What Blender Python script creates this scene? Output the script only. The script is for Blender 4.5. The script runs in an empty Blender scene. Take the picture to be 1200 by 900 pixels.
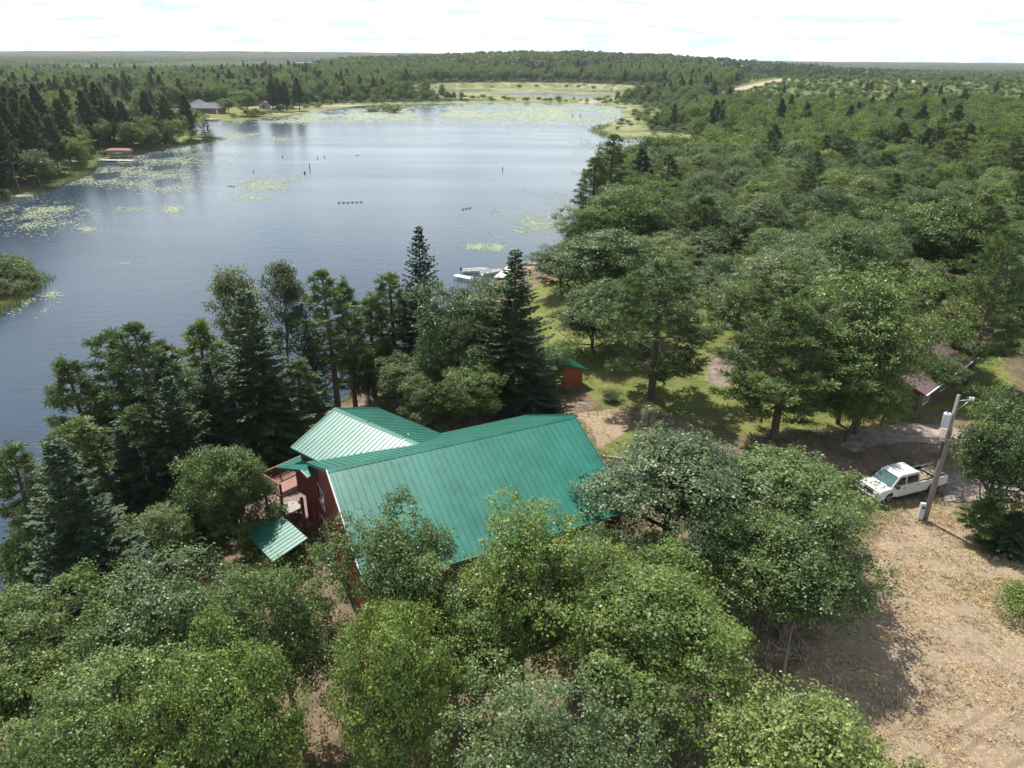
import bpy, math, random
import numpy as np
from mathutils import Matrix, Vector
PI = math.pi
rnd = random.Random(7)
sc = bpy.context.scene
EXPO = 0.50
HAZE = 0.00007
COL = sc.collection
# ------------------------------------------------------------------ camera
CAMZ = 31.0
FPX = 867.0
PITCH = math.radians(24.05)
ROLL = math.radians(0.45)
CR = Matrix.Rotation(PI/2 - PITCH, 3, 'X') @ Matrix.Rotation(ROLL, 3, 'Z')
CRN = np.array(CR)
cam_d = bpy.data.cameras.new('camera'); cam = bpy.data.objects.new('camera', cam_d); COL.objects.link(cam)
cam.matrix_world = Matrix.Translation((0, 0, CAMZ)) @ CR.to_4x4()
cam_d.sensor_width = 36.0; cam_d.lens = 36.0*FPX/1200.0
cam_d.clip_start = 0.5; cam_d.clip_end = 30000
sc.camera = cam

def ray(px, py):
    d = CRN @ np.array([(px-600)/FPX, (450-py)/FPX, -1.0])
    return d
def at(px, py, z=0.0):
    d = ray(px, py); t = (z-CAMZ)/d[2]
    return Vector((d[0]*t, d[1]*t, z))
def at_y(px, py, Y):
    d = ray(px, py); t = Y/d[1]
    return Vector((d[0]*t, Y, CAMZ+d[2]*t))
def at_plane(px, py, p0, n):
    d = ray(px, py); o = np.array([0, 0, CAMZ])
    t = np.dot(np.array(p0)-o, n)/np.dot(d, n)
    return Vector(o+d*t)

# ------------------------------------------------------------------ object helpers
def tag(o, label=None, cat=None, group=None, kind=None):
    if label: o['label'] = label
    if cat: o['category'] = cat
    if group: o['group'] = group
    if kind: o['kind'] = kind
    return o
def thing(name, label, cat, loc=(0, 0, 0), rotz=0.0, group=None):
    o = bpy.data.objects.new(name, None); COL.objects.link(o)
    o.empty_display_size = 0.3
    o.location = loc; o.rotation_euler = (0, 0, rotz)
    return tag(o, label, cat, group)
def copy_tree(o, parent=None):
    c = o.copy(); COL.objects.link(c)
    if parent is not None: c.parent = parent
    for ch in o.children: copy_tree(ch, c)
    return c

class MB:
    def __init__(s): s.v = []; s.f = []
    def add(s, vs, fs):
        b = len(s.v); s.v += [tuple(p) for p in vs]; s.f += [tuple(i+b for i in f) for f in fs]
        return s
    def box(s, x0, x1, y0, y1, z0, z1, M=None):
        vs = [Vector((x, y, z)) for z in (z0, z1) for x, y in ((x0, y0), (x1, y0), (x1, y1), (x0, y1))]
        if M is not None: vs = [M @ p for p in vs]
        return s.add(vs, [(3, 2, 1, 0), (4, 5, 6, 7), (0, 1, 5, 4), (1, 2, 6, 5), (2, 3, 7, 6), (3, 0, 4, 7)])
    def prism(s, poly, w, M=None, axis='y'):
        # polygon in (a, z), extruded along axis from w0 to w1
        n = len(poly); w0, w1 = w
        if axis == 'y': mk = lambda a, z, w: Vector((a, w, z))
        elif axis == 'x': mk = lambda a, z, w: Vector((w, a, z))
        else: mk = lambda a, z, w: Vector((a, z, w))
        vs = [mk(a, z, w0) for a, z in poly]+[mk(a, z, w1) for a, z in poly]
        if M is not None: vs = [M @ p for p in vs]
        return s.add(vs, [tuple(range(n))[::-1], tuple(range(n, 2*n))]+[(i, (i+1) % n, n+(i+1) % n, n+i) for i in range(n)])
    def beam(s, p, q, w, h):
        p, q = Vector(p), Vector(q); d = (q-p); L = d.length; d.normalize()
        up = Vector((0, 0, 1)) if abs(d.z) < 0.95 else Vector((0, 1, 0))
        sx = d.cross(up).normalized(); uz = sx.cross(d)
        M = Matrix.Translation(p) @ Matrix((sx, d, uz)).transposed().to_4x4()
        return s.box(-w/2, w/2, 0, L, -h/2, h/2, M)
    def tube(s, pts, rad, n=8, cap=True):
        pts = [Vector(p) for p in pts]
        if not hasattr(rad, '__len__'): rad = [rad]*len(pts)
        vs = []; fs = []
        for i, p in enumerate(pts):
            d = (pts[min(i+1, len(pts)-1)]-pts[max(i-1, 0)]).normalized()
            u = Vector((1, 0, 0)) if abs(d.x) < 0.8 else Vector((0, 1, 0))
            a = d.cross(u).normalized(); b = d.cross(a)
            for k in range(n):
                t = 2*PI*k/n; vs.append(p+(a*math.cos(t)+b*math.sin(t))*rad[i])
        for i in range(len(pts)-1):
            for k in range(n):
                fs.append((i*n+k, i*n+(k+1) % n, (i+1)*n+(k+1) % n, (i+1)*n+k))
        if cap: fs += [tuple(range(n))[::-1], tuple((len(pts)-1)*n+k for k in range(n))]
        return s.add(vs, fs)
    def build(s, name, mat, parent=None, smooth=False, bevel=0.0):
        m = bpy.data.meshes.new(name); m.from_pydata([tuple(p) for p in s.v], [], s.f); m.update()
        if smooth: m.shade_smooth()
        m.materials.append(mat)
        o = bpy.data.objects.new(name, m); COL.objects.link(o)
        if parent is not None: o.parent = parent
        if bevel:
            b = o.modifiers.new('bevel', 'BEVEL'); b.width = bevel; b.segments = 2; b.limit_method = 'ANGLE'
        return o

def np_mesh(name, V, quads=None, tris=None, mat=None):
    me = bpy.data.meshes.new(name)
    V = np.asarray(V, np.float32).reshape(-1, 3)
    me.vertices.add(len(V)); me.vertices.foreach_set('co', V.ravel())
    loops = []; starts = []; totals = []; c = 0
    if quads is not None and len(quads):
        q = np.asarray(quads, np.int32); loops.append(q.ravel()); starts.append(np.arange(len(q))*4+c); c += q.size
    if tris is not None and len(tris):
        t = np.asarray(tris, np.int32); loops.append(t.ravel()); starts.append(np.arange(len(t))*3+c); c += t.size
    L = np.concatenate(loops); S = np.concatenate(starts).astype(np.int32)
    me.loops.add(len(L)); me.loops.foreach_set('vertex_index', L)
    me.polygons.add(len(S)); me.polygons.foreach_set('loop_start', S)
    me.update(calc_edges=True)
    if mat: me.materials.append(mat)
    return me

# ------------------------------------------------------------------ materials
def new_mat(name):
    m = bpy.data.materials.new(name); m.use_nodes = True
    nt = m.node_tree; nt.nodes.clear()
    out = nt.nodes.new('ShaderNodeOutputMaterial')
    return m, nt, out
def N(nt, t, **kw):
    n = nt.nodes.new(t)
    for k, v in kw.items():
        if k == 'ins':
            for a, b in v.items(): n.inputs[a].default_value = b
        else: setattr(n, k, v)
    return n
def ramp(nt, fac, stops):
    r = nt.nodes.new('ShaderNodeValToRGB')
    e = r.color_ramp.elements
    while len(e) < len(stops): e.new(0.5)
    for i, (p, c) in enumerate(stops):
        e[i].position = p; e[i].color = (c[0], c[1], c[2], 1) if hasattr(c, '__len__') else (c, c, c, 1)
    nt.links.new(fac, r.inputs[0])
    return r.outputs[0]
def mixc(nt, fac, a, b, blend='MIX'):
    n = nt.nodes.new('ShaderNodeMix'); n.data_type = 'RGBA'; n.blend_type = blend
    for inp, v in ((n.inputs[0], fac), (n.inputs[6], a), (n.inputs[7], b)):
        if isinstance(v, bpy.types.NodeSocket): nt.links.new(v, inp)
        elif hasattr(v, '__len__'): inp.default_value = (v[0], v[1], v[2], 1)
        else: inp.default_value = v
    return n.outputs[2]
def math_n(nt, op, a, b=None, clamp=False):
    n = nt.nodes.new('ShaderNodeMath'); n.operation = op; n.use_clamp = clamp
    for i, v in enumerate((a, b)):
        if v is None: continue
        if isinstance(v, bpy.types.NodeSocket): nt.links.new(v, n.inputs[i])
        else: n.inputs[i].default_value = v
    return n.outputs[0]
def noise(nt, vec, scale, detail=4, rough=0.6, dim='3D'):
    n = nt.nodes.new('ShaderNodeTexNoise'); n.inputs['Scale'].default_value = scale
    n.inputs['Detail'].default_value = detail; n.inputs['Roughness'].default_value = rough
    if vec is not None: nt.links.new(vec, n.inputs['Vector'])
    return n.outputs['Fac']

def surf(name, col, rough=0.6, var=0.18, scale=3.0, spec=0.5, metal=0.0, bump=0.15, bscale=30.0, grime=None, coat=0.0, stretch=None):
    m, nt, out = new_mat(name)
    tc = N(nt, 'ShaderNodeTexCoord'); vec = tc.outputs['Object']
    if stretch:
        mp = N(nt, 'ShaderNodeMapping'); mp.inputs['Scale'].default_value = stretch
        nt.links.new(vec, mp.inputs[0]); vec = mp.outputs[0]
    n1 = noise(nt, vec, scale, 5)
    dark = [c*(1-var) for c in col]; lite = [min(1, c*(1+var)) for c in col]
    c = ramp(nt, n1, [(0.3, dark), (0.7, lite)])
    if grime:
        n2 = noise(nt, vec, scale*0.6, 6, 0.7)
        f = ramp(nt, n2, [(0.5, 0.0), (0.75, 0.7)])
        c = mixc(nt, f, c, grime)
    b = N(nt, 'ShaderNodeBsdfPrincipled')
    nt.links.new(c, b.inputs['Base Color'])
    b.inputs['Roughness'].default_value = rough; b.inputs['Metallic'].default_value = metal
    b.inputs['Specular IOR Level'].default_value = spec; b.inputs['Coat Weight'].default_value = coat
    rn = noise(nt, vec, scale*2.3, 4)
    rr = math_n(nt, 'ADD', math_n(nt, 'MULTIPLY', rn, 0.2), rough-0.1, True); nt.links.new(rr, b.inputs['Roughness'])
    if bump:
        bp = N(nt, 'ShaderNodeBump'); bp.inputs['Strength'].default_value = bump; bp.inputs['Distance'].default_value = 0.02
        nt.links.new(noise(nt, vec, bscale, 3), bp.inputs['Height']); nt.links.new(bp.outputs[0], b.inputs['Normal'])
    nt.links.new(b.outputs[0], out.inputs[0])
    return m

def siding(name, col, pitch=0.2, axis='X', rough=0.65):
    m, nt, out = new_mat(name)
    tc = N(nt, 'ShaderNodeTexCoord'); vec = tc.outputs['Object']
    sx = N(nt, 'ShaderNodeSeparateXYZ'); nt.links.new(vec, sx.inputs[0])
    u = sx.outputs[2] if axis == 'Z' else math_n(nt, 'ADD', sx.outputs[0], sx.outputs[1])
    fr = math_n(nt, 'FRACT', math_n(nt, 'DIVIDE', u, pitch))
    groove = ramp(nt, fr, [(0.0, 0.0), (0.06, 1.0), (0.94, 1.0), (1.0, 0.0)])
    n1 = noise(nt, vec, 1.3, 6, 0.7)
    c = ramp(nt, n1, [(0.3, [x*0.8 for x in col]), (0.7, [min(1, x*1.15) for x in col])])
    c = mixc(nt, groove, [x*0.55 for x in col], c)
    b = N(nt, 'ShaderNodeBsdfPrincipled'); nt.links.new(c, b.inputs['Base Color']); b.inputs['Roughness'].default_value = rough
    bp = N(nt, 'ShaderNodeBump'); bp.inputs['Strength'].default_value = 0.6; bp.inputs['Distance'].default_value = 0.02
    nt.links.new(groove, bp.inputs['Height']); nt.links.new(bp.outputs[0], b.inputs['Normal'])
    nt.links.new(b.outputs[0], out.inputs[0])
    return m

def leafmat(name, c0, c1, trans=0.3, tcol=None, rough=0.5, spec=0.35, objvar=0.25):
    m, nt, out = new_mat(name)
    geo = N(nt, 'ShaderNodeNewGeometry'); oi = N(nt, 'ShaderNodeObjectInfo')
    c = ramp(nt, geo.outputs['Random Per Island'], [(0.0, c0), (0.75, c1), (1.0, [min(1, x*1.35) for x in c1])])
    tc = N(nt, 'ShaderNodeTexCoord')
    n1 = noise(nt, tc.outputs['Object'], 0.45, 3)
    c = mixc(nt, math_n(nt, 'MULTIPLY', ramp(nt, n1, [(0.38, 0.0), (0.66, 1.0)]), 0.6), c, mixc(nt, 1.0, c, (1.55, 1.35, 1.1), 'MULTIPLY'))
    # whole-tree variation
    v = ramp(nt, oi.outputs['Random'], [(0.0, (1-objvar, 1-objvar*0.8, 1-objvar*0.3)), (0.5, (1, 1, 1)), (1.0, (1+objvar*1.3, 1+objvar, 1-objvar*0.2))])
    c = mixc(nt, 1.0, c, v, 'MULTIPLY')
    b = N(nt, 'ShaderNodeBsdfPrincipled'); nt.links.new(c, b.inputs['Base Color'])
    b.inputs['Roughness'].default_value = rough; b.inputs['Specular IOR Level'].default_value = spec
    t = N(nt, 'ShaderNodeBsdfTranslucent')
    nt.links.new(mixc(nt, 1.0, c, tcol or (1.5, 1.5, 0.6), 'MULTIPLY'), t.inputs['Color'])
    mx = N(nt, 'ShaderNodeMixShader'); mx.inputs[0].default_value = trans
    nt.links.new(b.outputs[0], mx.inputs[1]); nt.links.new(t.outputs[0], mx.inputs[2])
    nt.links.new(mx.outputs[0], out.inputs[0])
    return m

M = {}
M['bark'] = surf('bark', (0.13, 0.105, 0.085), 0.9, 0.35, 6, 0.2, bump=0.6, bscale=14, stretch=(1, 1, 0.25))
M['pinebark'] = surf('pine_bark', (0.12, 0.088, 0.070), 0.9, 0.35, 6, 0.2, bump=0.6, bscale=14, stretch=(1, 1, 0.3))
M['palebark'] = surf('pale_bark', (0.40, 0.37, 0.33), 0.9, 0.3, 5, 0.2, bump=0.3, grime=(0.08, 0.07, 0.06))
M['oakleaf'] = leafmat('oak_leaf', (0.038, 0.070, 0.022), (0.132, 0.194, 0.064), 0.24, spec=0.30, rough=0.42, objvar=0.25)
M['oakleaf_grey'] = leafmat('oak_leaf_grey', (0.058, 0.090, 0.038), (0.150, 0.205, 0.088), 0.26, spec=0.32, rough=0.42)
M['darkoakleaf'] = leafmat('dark_oak_leaf', (0.032, 0.064, 0.021), (0.095, 0.148, 0.048), 0.22, spec=0.25, rough=0.42, objvar=0.18)
M['brightleaf'] = leafmat('bright_leaf', (0.044, 0.090, 0.020), (0.090, 0.156, 0.036), 0.30, spec=0.2)
M['yellowleaf'] = leafmat('yellow_green_leaf', (0.048, 0.084, 0.021), (0.124, 0.184, 0.050), 0.26, spec=0.25, objvar=0.08)
M['aspenleaf'] = leafmat('aspen_leaf', (0.050, 0.075, 0.030), (0.10, 0.13, 0.055), 0.3)
M['pineneedle'] = leafmat('pine_needle', (0.042, 0.076, 0.032), (0.110, 0.160, 0.058), 0.24, rough=0.55, spec=0.3)
M['spruceneedle'] = leafmat('spruce_needle', (0.020, 0.042, 0.023), (0.052, 0.088, 0.042), 0.16, rough=0.6, spec=0.25)
M['faroak'] = leafmat('far_broadleaf', (0.050, 0.088, 0.030), (0.108, 0.162, 0.054), 0.26, spec=0.15, objvar=0.32)
M['farpine'] = leafmat('far_conifer', (0.034, 0.062, 0.032), (0.072, 0.108, 0.050), 0.18, objvar=0.3)
M['bushleaf'] = leafmat('bush_leaf', (0.045, 0.080, 0.022), (0.095, 0.145, 0.040), 0.3)
M['deadwood'] = surf('dead_wood', (0.20, 0.175, 0.155), 0.9, 0.3, 8, 0.2)

# ------------------------------------------------------------------ terrain
WZ = -3.5
def PX(pts, z): return np.array([[*at(x, y, z)][:2] for x, y in pts])
lake_px = [(-330, 860), (-120, 745), (0, 690), (110, 640), (215, 565), (335, 500), (420, 455), (500, 402), (536, 352), (600, 314), (640, 299), (668, 270), (684, 240), (706, 218),
           (740, 203), (790, 203), (828, 192), (826, 176), (770, 163), (715, 163), (692, 153), (704, 146), (722, 138), (728, 126), (690, 121), (560, 121), (420, 124),
           (335, 137), (270, 142), (222, 143), (215, 149), (224, 158), (262, 163), (205, 173), (162, 181), (118, 187.5), (108, 203), (62, 221), (25, 234), (-60, 246), (-300, 270), (-700, 330), (-900, 700)]
LAKE = PX(lake_px, WZ)
ISLE = PX([(-90, 300), (-30, 306), (15, 314), (52, 328), (40, 340), (0, 368), (-60, 392), (-130, 370)], WZ)
def sdf(P, poly):
    """signed distance, negative inside"""
    P = np.asarray(P, float); x, y = P[:, 0], P[:, 1]
    best = np.full(len(P), 1e18); inside = np.zeros(len(P), bool)
    n = len(poly)
    for i in range(n):
        a = poly[i]; b = poly[(i+1) % n]; ab = b-a
        t = np.clip(((x-a[0])*ab[0]+(y-a[1])*ab[1])/(ab@ab+1e-12), 0, 1)
        dx = x-(a[0]+t*ab[0]); dy = y-(a[1]+t*ab[1])
        best = np.minimum(best, dx*dx+dy*dy)
        cond = (a[1] > y) != (b[1] > y)
        with np.errstate(divide='ignore', invalid='ignore'):
            xi = (b[0]-a[0])*(y-a[1])/(b[1]-a[1])+a[0]
        inside ^= cond & (x < xi)
    d = np.sqrt(best)
    return np.where(inside, -d, d)
def sm(t): t = np.clip(t, 0, 1); return t*t*(3-2*t)
_rs = np.random.RandomState(3)
_W = [(_rs.uniform(-1, 1, 2), _rs.uniform(0, 6.28)) for _ in range(24)]
def wob(x, y, wl):
    s = 0
    for i, (k, p) in enumerate(_W[:10]):
        s = s+np.sin((k[0]*x+k[1]*y)*6.28/wl*(0.6+0.15*i)+p)
    return s/10
FARLAKE = np.array([[-800, 2850], [-740, 2800], [-680, 2870], [-640, 3100], [-690, 3300], [-790, 3300]])
def bumpz(x, y, cx, cy, rx, ry, h, rot=0):
    c, s = math.cos(rot), math.sin(rot); dx, dy = x-cx, y-cy
    u = (dx*c+dy*s)/rx; v = (-dx*s+dy*c)/ry
    return h*np.exp(-(u*u+v*v))
def ground_info(x, y):
    x = np.atleast_1d(np.asarray(x, float)); y = np.atleast_1d(np.asarray(y, float))
    P = np.stack([x, y], 1)
    dl = sdf(P, LAKE); di = sdf(P, ISLE)
    d = np.where(dl < 0, np.maximum(dl, -di), dl)      # land positive
    near = sm((320-y)/120.0)
    rise = 24*near+150*(1-near)
    z = WZ+3.5*sm(d/rise)
    z = np.where((dl < 0) & (di < 0), WZ+0.9*sm(-di/5.0), z)
    z = np.where(d < 0, WZ-np.minimum(1.6, -d*0.22), z)
    far = sm((y-260)/300.0)*sm((dl-25)/140)
    h = 3.0*wob(x, y, 420.0)*far
    h += (bumpz(x, y, -60, 1350, 420, 330, 19)+bumpz(x, y, 200, 1300, 330, 260, 14)-7*sm((y-850)/300))*far
    h += bumpz(x, y, 420, 720, 260, 280, 9)*far
    h += 0*far
    h -= 16*sm((y-1200)/1500)*sm((x-300)/1200)*far
    h += bumpz(x, y, -1500, 5200, 2600, 700, 26)*far
    # wetland flat beyond the causeway
    wet = np.exp(-(((x-15)/150)**2+((y-770)/160)**2)*1.2)
    h = h*(1-0.95*np.clip(wet*1.5, 0, 1))
    z = z+h
    wn = wob(x, y*2.2, 120.0)+0.6*wob(x+50, y*1.6, 47.0)
    z = np.where((wet > 0.45) & (d > 0), np.minimum(z, WZ+0.12+0.9*wn), z)
    # left peninsula rises a little
    z = z+bumpz(x, y, -190, 300, 90, 80, 3.5)*sm(d/30)
    fl = sdf(P, FARLAKE); z = np.where(fl < 60, np.minimum(z, WZ+0.06*np.maximum(fl, -30)), z)
    return z, d
def gz(x, y): return float(ground_info([x], [y])[0][0])

def in_poly(P, poly, soft): return sm(0.5-sdf(P, poly)/soft)
rows = [-40, -25, -12, -4]
yv = 2.0
while yv < 7600:
    rows.append(yv); yv += max(0.62, 0.0115*yv)
rows = np.array(rows); ncol = 300
sv = np.linspace(-1.3, 1.3, ncol)
GX = sv[None, :]*(np.maximum(rows, 0)[:, None]+38); GY = np.repeat(rows[:, None], ncol, 1)
gx, gy = GX.ravel(), GY.ravel()
gzv, gd = ground_info(gx, gy)
near_amp = sm((300-gy)/200)*sm(gd/4)
gzv = gzv+near_amp*0.07*wob(gx, gy, 9.0)
P2 = np.stack([gx, gy], 1)
right_zone = [(742, 205), (790, 206), (835, 194), (830, 176), (760, 160), (740, 150), (735, 140), (800, 138), (1000, 140), (1280, 150), (1400, 300), (1400, 520), (1290, 500), (1215, 440), (1155, 395), (1090, 385), (1010, 385), (930, 395), (880, 365), (850, 325), (800, 296), (760, 280), (690, 288)]
RZ = PX(right_zone, 0)
GRAVEL = [
 [(985, 522), (1000, 508), (1030, 500), (1075, 497), (1120, 502), (1165, 511), (1215, 524), (1260, 540), (1245, 560), (1205, 548), (1160, 531), (1115, 522), (1070, 518), (1030, 521), (1000, 530)],
 [(1108, 588), (1098, 571), (1112, 557), (1145, 549), (1180, 553), (1212, 568), (1196, 584), (1150, 590)],
 [(826, 446), (830, 424), (842, 408), (858, 404), (876, 410), (884, 428), (872, 446), (846, 456)]]
dry_poly = PX([(860, 990), (930, 800), (985, 700), (1035, 625), (1065, 590), (1160, 592), (1215, 640), (1300, 700), (1300, 990)], 0)
lawns = [PX(p, 0) for p in (
    [(604, 328), (628, 318), (650, 315), (760, 300), (850, 340), (862, 400), (850, 490), (768, 474), (705, 478), (650, 420), (625, 380)],
    [(700, 522), (738, 545), (770, 480), (870, 512), (842, 400), (795, 400), (745, 500)],
    [(1010, 585), (1200, 590), (1185, 520), (1110, 480), (1160, 440), (1200, 470), (1300, 540), (1300, 585), (1090, 606), (1000, 600)],
    [(330, 480), (350, 468), (440, 458), (480, 480), (440, 470)],
    [(1120, 650), (1160, 636), (1205, 640), (1240, 720), (1185, 748), (1140, 705)],
    [(990, 410), (1160, 400), (1190, 450), (1100, 480), (1000, 500), (850, 510), (850, 450)])]
far_lawn = PX([(212, 128), (300, 124), (330, 134), (280, 141), (214, 143)], -2)
mask_lawn = np.zeros(len(gx))
for p in lawns: mask_lawn = np.maximum(mask_lawn, in_poly(P2, p, 3.0))
mask_lawn = np.maximum(mask_lawn, in_poly(P2, far_lawn, 20))
mask_dry = in_poly(P2, dry_poly, 4.0)
bed = PX([(676, 484), (735, 478), (738, 500), (706, 526)], 0); mask_dry = np.maximum(mask_dry, in_poly(P2, bed, 1.0))
mask_marsh = np.where((gy > 240), sm(1.1-gd/45.0), 0)*(gd > -2)
wet = np.exp(-(((gx-15)/150)**2+((gy-770)/160)**2)*1.2)
mask_marsh = np.maximum(mask_marsh, sm((wet-0.3)/0.2)*(gd > 0))
hill = PX([(835, 120), (850, 100), (905, 93), (1075, 88), (1200, 98), (1260, 125), (1120, 128), (980, 105), (900, 108)], 6)
mask_hill = in_poly(P2, hill, 60)
mask_hill = np.maximum(mask_hill, 0.95*sm((gy-380)/80)*sm((gx-0.25*gy)/60)*sm((1300-gy)/300))
grav = [PX(q_, 0) for q_ in GRAVEL]
mask_gravel = np.zeros(len(gx))
for q_ in grav: mask_gravel = np.maximum(mask_gravel, in_poly(P2, q_, 1.6))
mask_shore = sm(1-gd/2.2)*sm((300-gy)/60)*(gd > -3)
def line_mask(pts, z, w, soft):
    a = PX(pts, z); m = np.full(len(gx), 1e9)
    for i in range(len(a)-1):
        ab = a[i+1]-a[i]; t = np.clip(((P2-a[i])@ab)/(ab@ab), 0, 1)
        m = np.minimum(m, np.linalg.norm(P2-(a[i]+t[:, None]*ab), axis=1))
    return sm(1-(m-w)/soft)
mask_sand = np.maximum(line_mask([(850, 101), (900, 96), (930, 93), (962, 92)], 7, 4, 7), line_mask([(1008, 89), (1040, 92), (1068, 98)], 8, 4, 6))
mask_sand = np.maximum(mask_sand, line_mask([(290, 123), (330, 122), (420, 119)], -1, 3, 4))
mask_sand = np.maximum(mask_sand, line_mask([(690, 116), (735, 112)], -1, 6, 6))
for c in ((1036, 105), (1115, 109)):
    q = at(*c, 7); mask_sand = np.maximum(mask_sand, sm(1.4-np.hypot((gx-q.x)/9, (gy-q.y)/14)))
beach = PX([(608, 312), (640, 300), (648, 292), (640, 306), (620, 318)], WZ); mask_sand = np.maximum(mask_sand, in_poly(P2, beach, 3.0))
tm = sc  # terrain mesh
nr = len(rows)
ii = (np.arange(nr-1)[:, None]*ncol+np.arange(ncol-1)[None, :]).ravel()
Q = np.stack([ii, ii+1, ii+ncol+1, ii+ncol], 1)

m, nt, out = new_mat('ground_cover')
geo = N(nt, 'ShaderNodeNewGeometry'); pos = geo.outputs['Position']
def attr(nm): return N(nt, 'ShaderNodeAttribute', attribute_name=nm).outputs['Fac']
nA = noise(nt, pos, 0.35, 8, 0.68); nB = noise(nt, pos, 2.2, 6, 0.7); nC = noise(nt, pos, 0.06, 6, 0.65); nD = noise(nt, pos, 7.0, 4, 0.7)
litter = mixc(nt, ramp(nt, nB, [(0.35, 0.0), (0.65, 1.0)]), (0.135, 0.092, 0.065), (0.30, 0.215, 0.150))
litter = mixc(nt, ramp(nt, nA, [(0.46, 0.0), (0.60, 0.8)]), litter, (0.075, 0.090, 0.032))
litter = mixc(nt, ramp(nt, nD, [(0.62, 0.0), (0.72, 0.6)]), litter, (0.38, 0.29, 0.21))
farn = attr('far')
forest = mixc(nt, farn, litter, mixc(nt, nB, (0.035, 0.048, 0.020), (0.070, 0.085, 0.035)))  # far wood floor: greener, with shade put into its colour so gaps look dark
dry = mixc(nt, ramp(nt, nB, [(0.30, 0.0), (0.70, 1.0)]), (0.215, 0.158, 0.102), (0.40, 0.312, 0.202))
nE = noise(nt, pos, 4.2, 3, 0.6)
dry = mixc(nt, ramp(nt, nE, [(0.48, 0.0), (0.58, 0.75)]), dry, (0.50, 0.385, 0.245))
dry = mixc(nt, ramp(nt, nD, [(0.52, 0.0), (0.66, 0.8)]), dry, (0.175, 0.130, 0.078))
dry = mixc(nt, ramp(nt, nA, [(0.42, 0.0), (0.62, 0.85)]), dry, (0.335, 0.252, 0.182))
dry = mixc(nt, ramp(nt, nC, [(0.56, 0.0), (0.72, 0.5)]), dry, (0.19, 0.185, 0.075))
_p = [at(1215, 806, 0), at(1135, 848, 0), at(1075, 900, 0)]
_A = np.array([[2*(_p[i+1].x-_p[i].x), 2*(_p[i+1].y-_p[i].y)] for i in (0, 1)]); _B = np.array([_p[i+1].x**2-_p[i].x**2+_p[i+1].y**2-_p[i].y**2 for i in (0, 1)])
_c = np.linalg.solve(_A, _B); RUTR = float(math.hypot(_p[0].x-_c[0], _p[0].y-_c[1]))
sxz = N(nt, 'ShaderNodeSeparateXYZ'); nt.links.new(pos, sxz.inputs[0])
du = math_n(nt, 'SUBTRACT', sxz.outputs[0], float(_c[0])); dv = math_n(nt, 'SUBTRACT', sxz.outputs[1], float(_c[1]))
dist = math_n(nt, 'SQRT', math_n(nt, 'ADD', math_n(nt, 'MULTIPLY', du, du), math_n(nt, 'MULTIPLY', dv, dv)))
dist = math_n(nt, 'ADD', dist, math_n(nt, 'MULTIPLY', math_n(nt, 'SUBTRACT', nA, 0.5), 0.5))
rut = 0.0
for off in (-2.5, -0.85, 0.0, 1.65):
    q_ = math_n(nt, 'ABSOLUTE', math_n(nt, 'SUBTRACT', dist, RUTR+off)); q_ = ramp(nt, q_, [(0.08, 1.0), (0.20, 0.0)])
    rut = math_n(nt, 'MAXIMUM', q_, rut)
rut = math_n(nt, 'MULTIPLY', rut, ramp(nt, nB, [(0.3, 0.25), (0.6, 0.8)]))
rut = math_n(nt, 'MULTIPLY', rut, attr('ruts'))
dry = mixc(nt, rut, dry, (0.225, 0.155, 0.120))
lawn = mixc(nt, ramp(nt, nA, [(0.35, 0.0), (0.65, 1.0)]), (0.115, 0.150, 0.035), (0.215, 0.215, 0.072))
lawn = mixc(nt, ramp(nt, nB, [(0.5, 0.0), (0.75, 0.6)]), lawn, (0.26, 0.215, 0.11))
marsh = mixc(nt, ramp(nt, nA, [(0.38, 0.0), (0.62, 1.0)]), (0.100, 0.130, 0.036), (0.20, 0.215, 0.075))
marsh = mixc(nt, ramp(nt, nC, [(0.45, 0.0), (0.62, 1.0)]), marsh, (0.30, 0.29, 0.18))
hillc = mixc(nt, ramp(nt, nA, [(0.4, 0.0), (0.6, 1.0)]), (0.085, 0.120, 0.034), (0.150, 0.182, 0.060))
sand = mixc(nt, nB, (0.33, 0.245, 0.18), (0.45, 0.36, 0.28))
wig = math_n(nt, 'MULTIPLY', math_n(nt, 'SUBTRACT', nA, 0.5), 1.1)
def msk(nm): return ramp(nt, math_n(nt, 'ADD', attr(nm), wig), [(0.40, 0.0), (0.60, 1.0)])
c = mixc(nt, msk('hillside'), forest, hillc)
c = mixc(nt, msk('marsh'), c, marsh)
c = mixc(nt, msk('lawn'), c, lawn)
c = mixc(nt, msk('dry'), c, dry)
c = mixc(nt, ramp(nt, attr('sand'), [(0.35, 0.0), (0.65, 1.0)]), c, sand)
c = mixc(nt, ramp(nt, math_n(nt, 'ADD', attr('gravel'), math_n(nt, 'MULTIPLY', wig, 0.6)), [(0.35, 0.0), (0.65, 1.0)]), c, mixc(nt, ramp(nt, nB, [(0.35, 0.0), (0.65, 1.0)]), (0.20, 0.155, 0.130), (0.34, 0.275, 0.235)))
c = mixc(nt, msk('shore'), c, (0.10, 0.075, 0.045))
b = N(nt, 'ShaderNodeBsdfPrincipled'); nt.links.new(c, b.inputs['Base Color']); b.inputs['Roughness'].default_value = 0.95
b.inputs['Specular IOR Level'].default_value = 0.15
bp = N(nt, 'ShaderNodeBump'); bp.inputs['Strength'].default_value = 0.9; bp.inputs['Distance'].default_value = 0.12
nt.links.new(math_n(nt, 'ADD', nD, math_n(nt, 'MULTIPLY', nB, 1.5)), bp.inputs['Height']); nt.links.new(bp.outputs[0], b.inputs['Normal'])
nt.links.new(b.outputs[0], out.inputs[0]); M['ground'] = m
me = np_mesh('ground', np.stack([gx, gy, gzv], 1), quads=Q, mat=M['ground']); me.shade_smooth()
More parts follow.
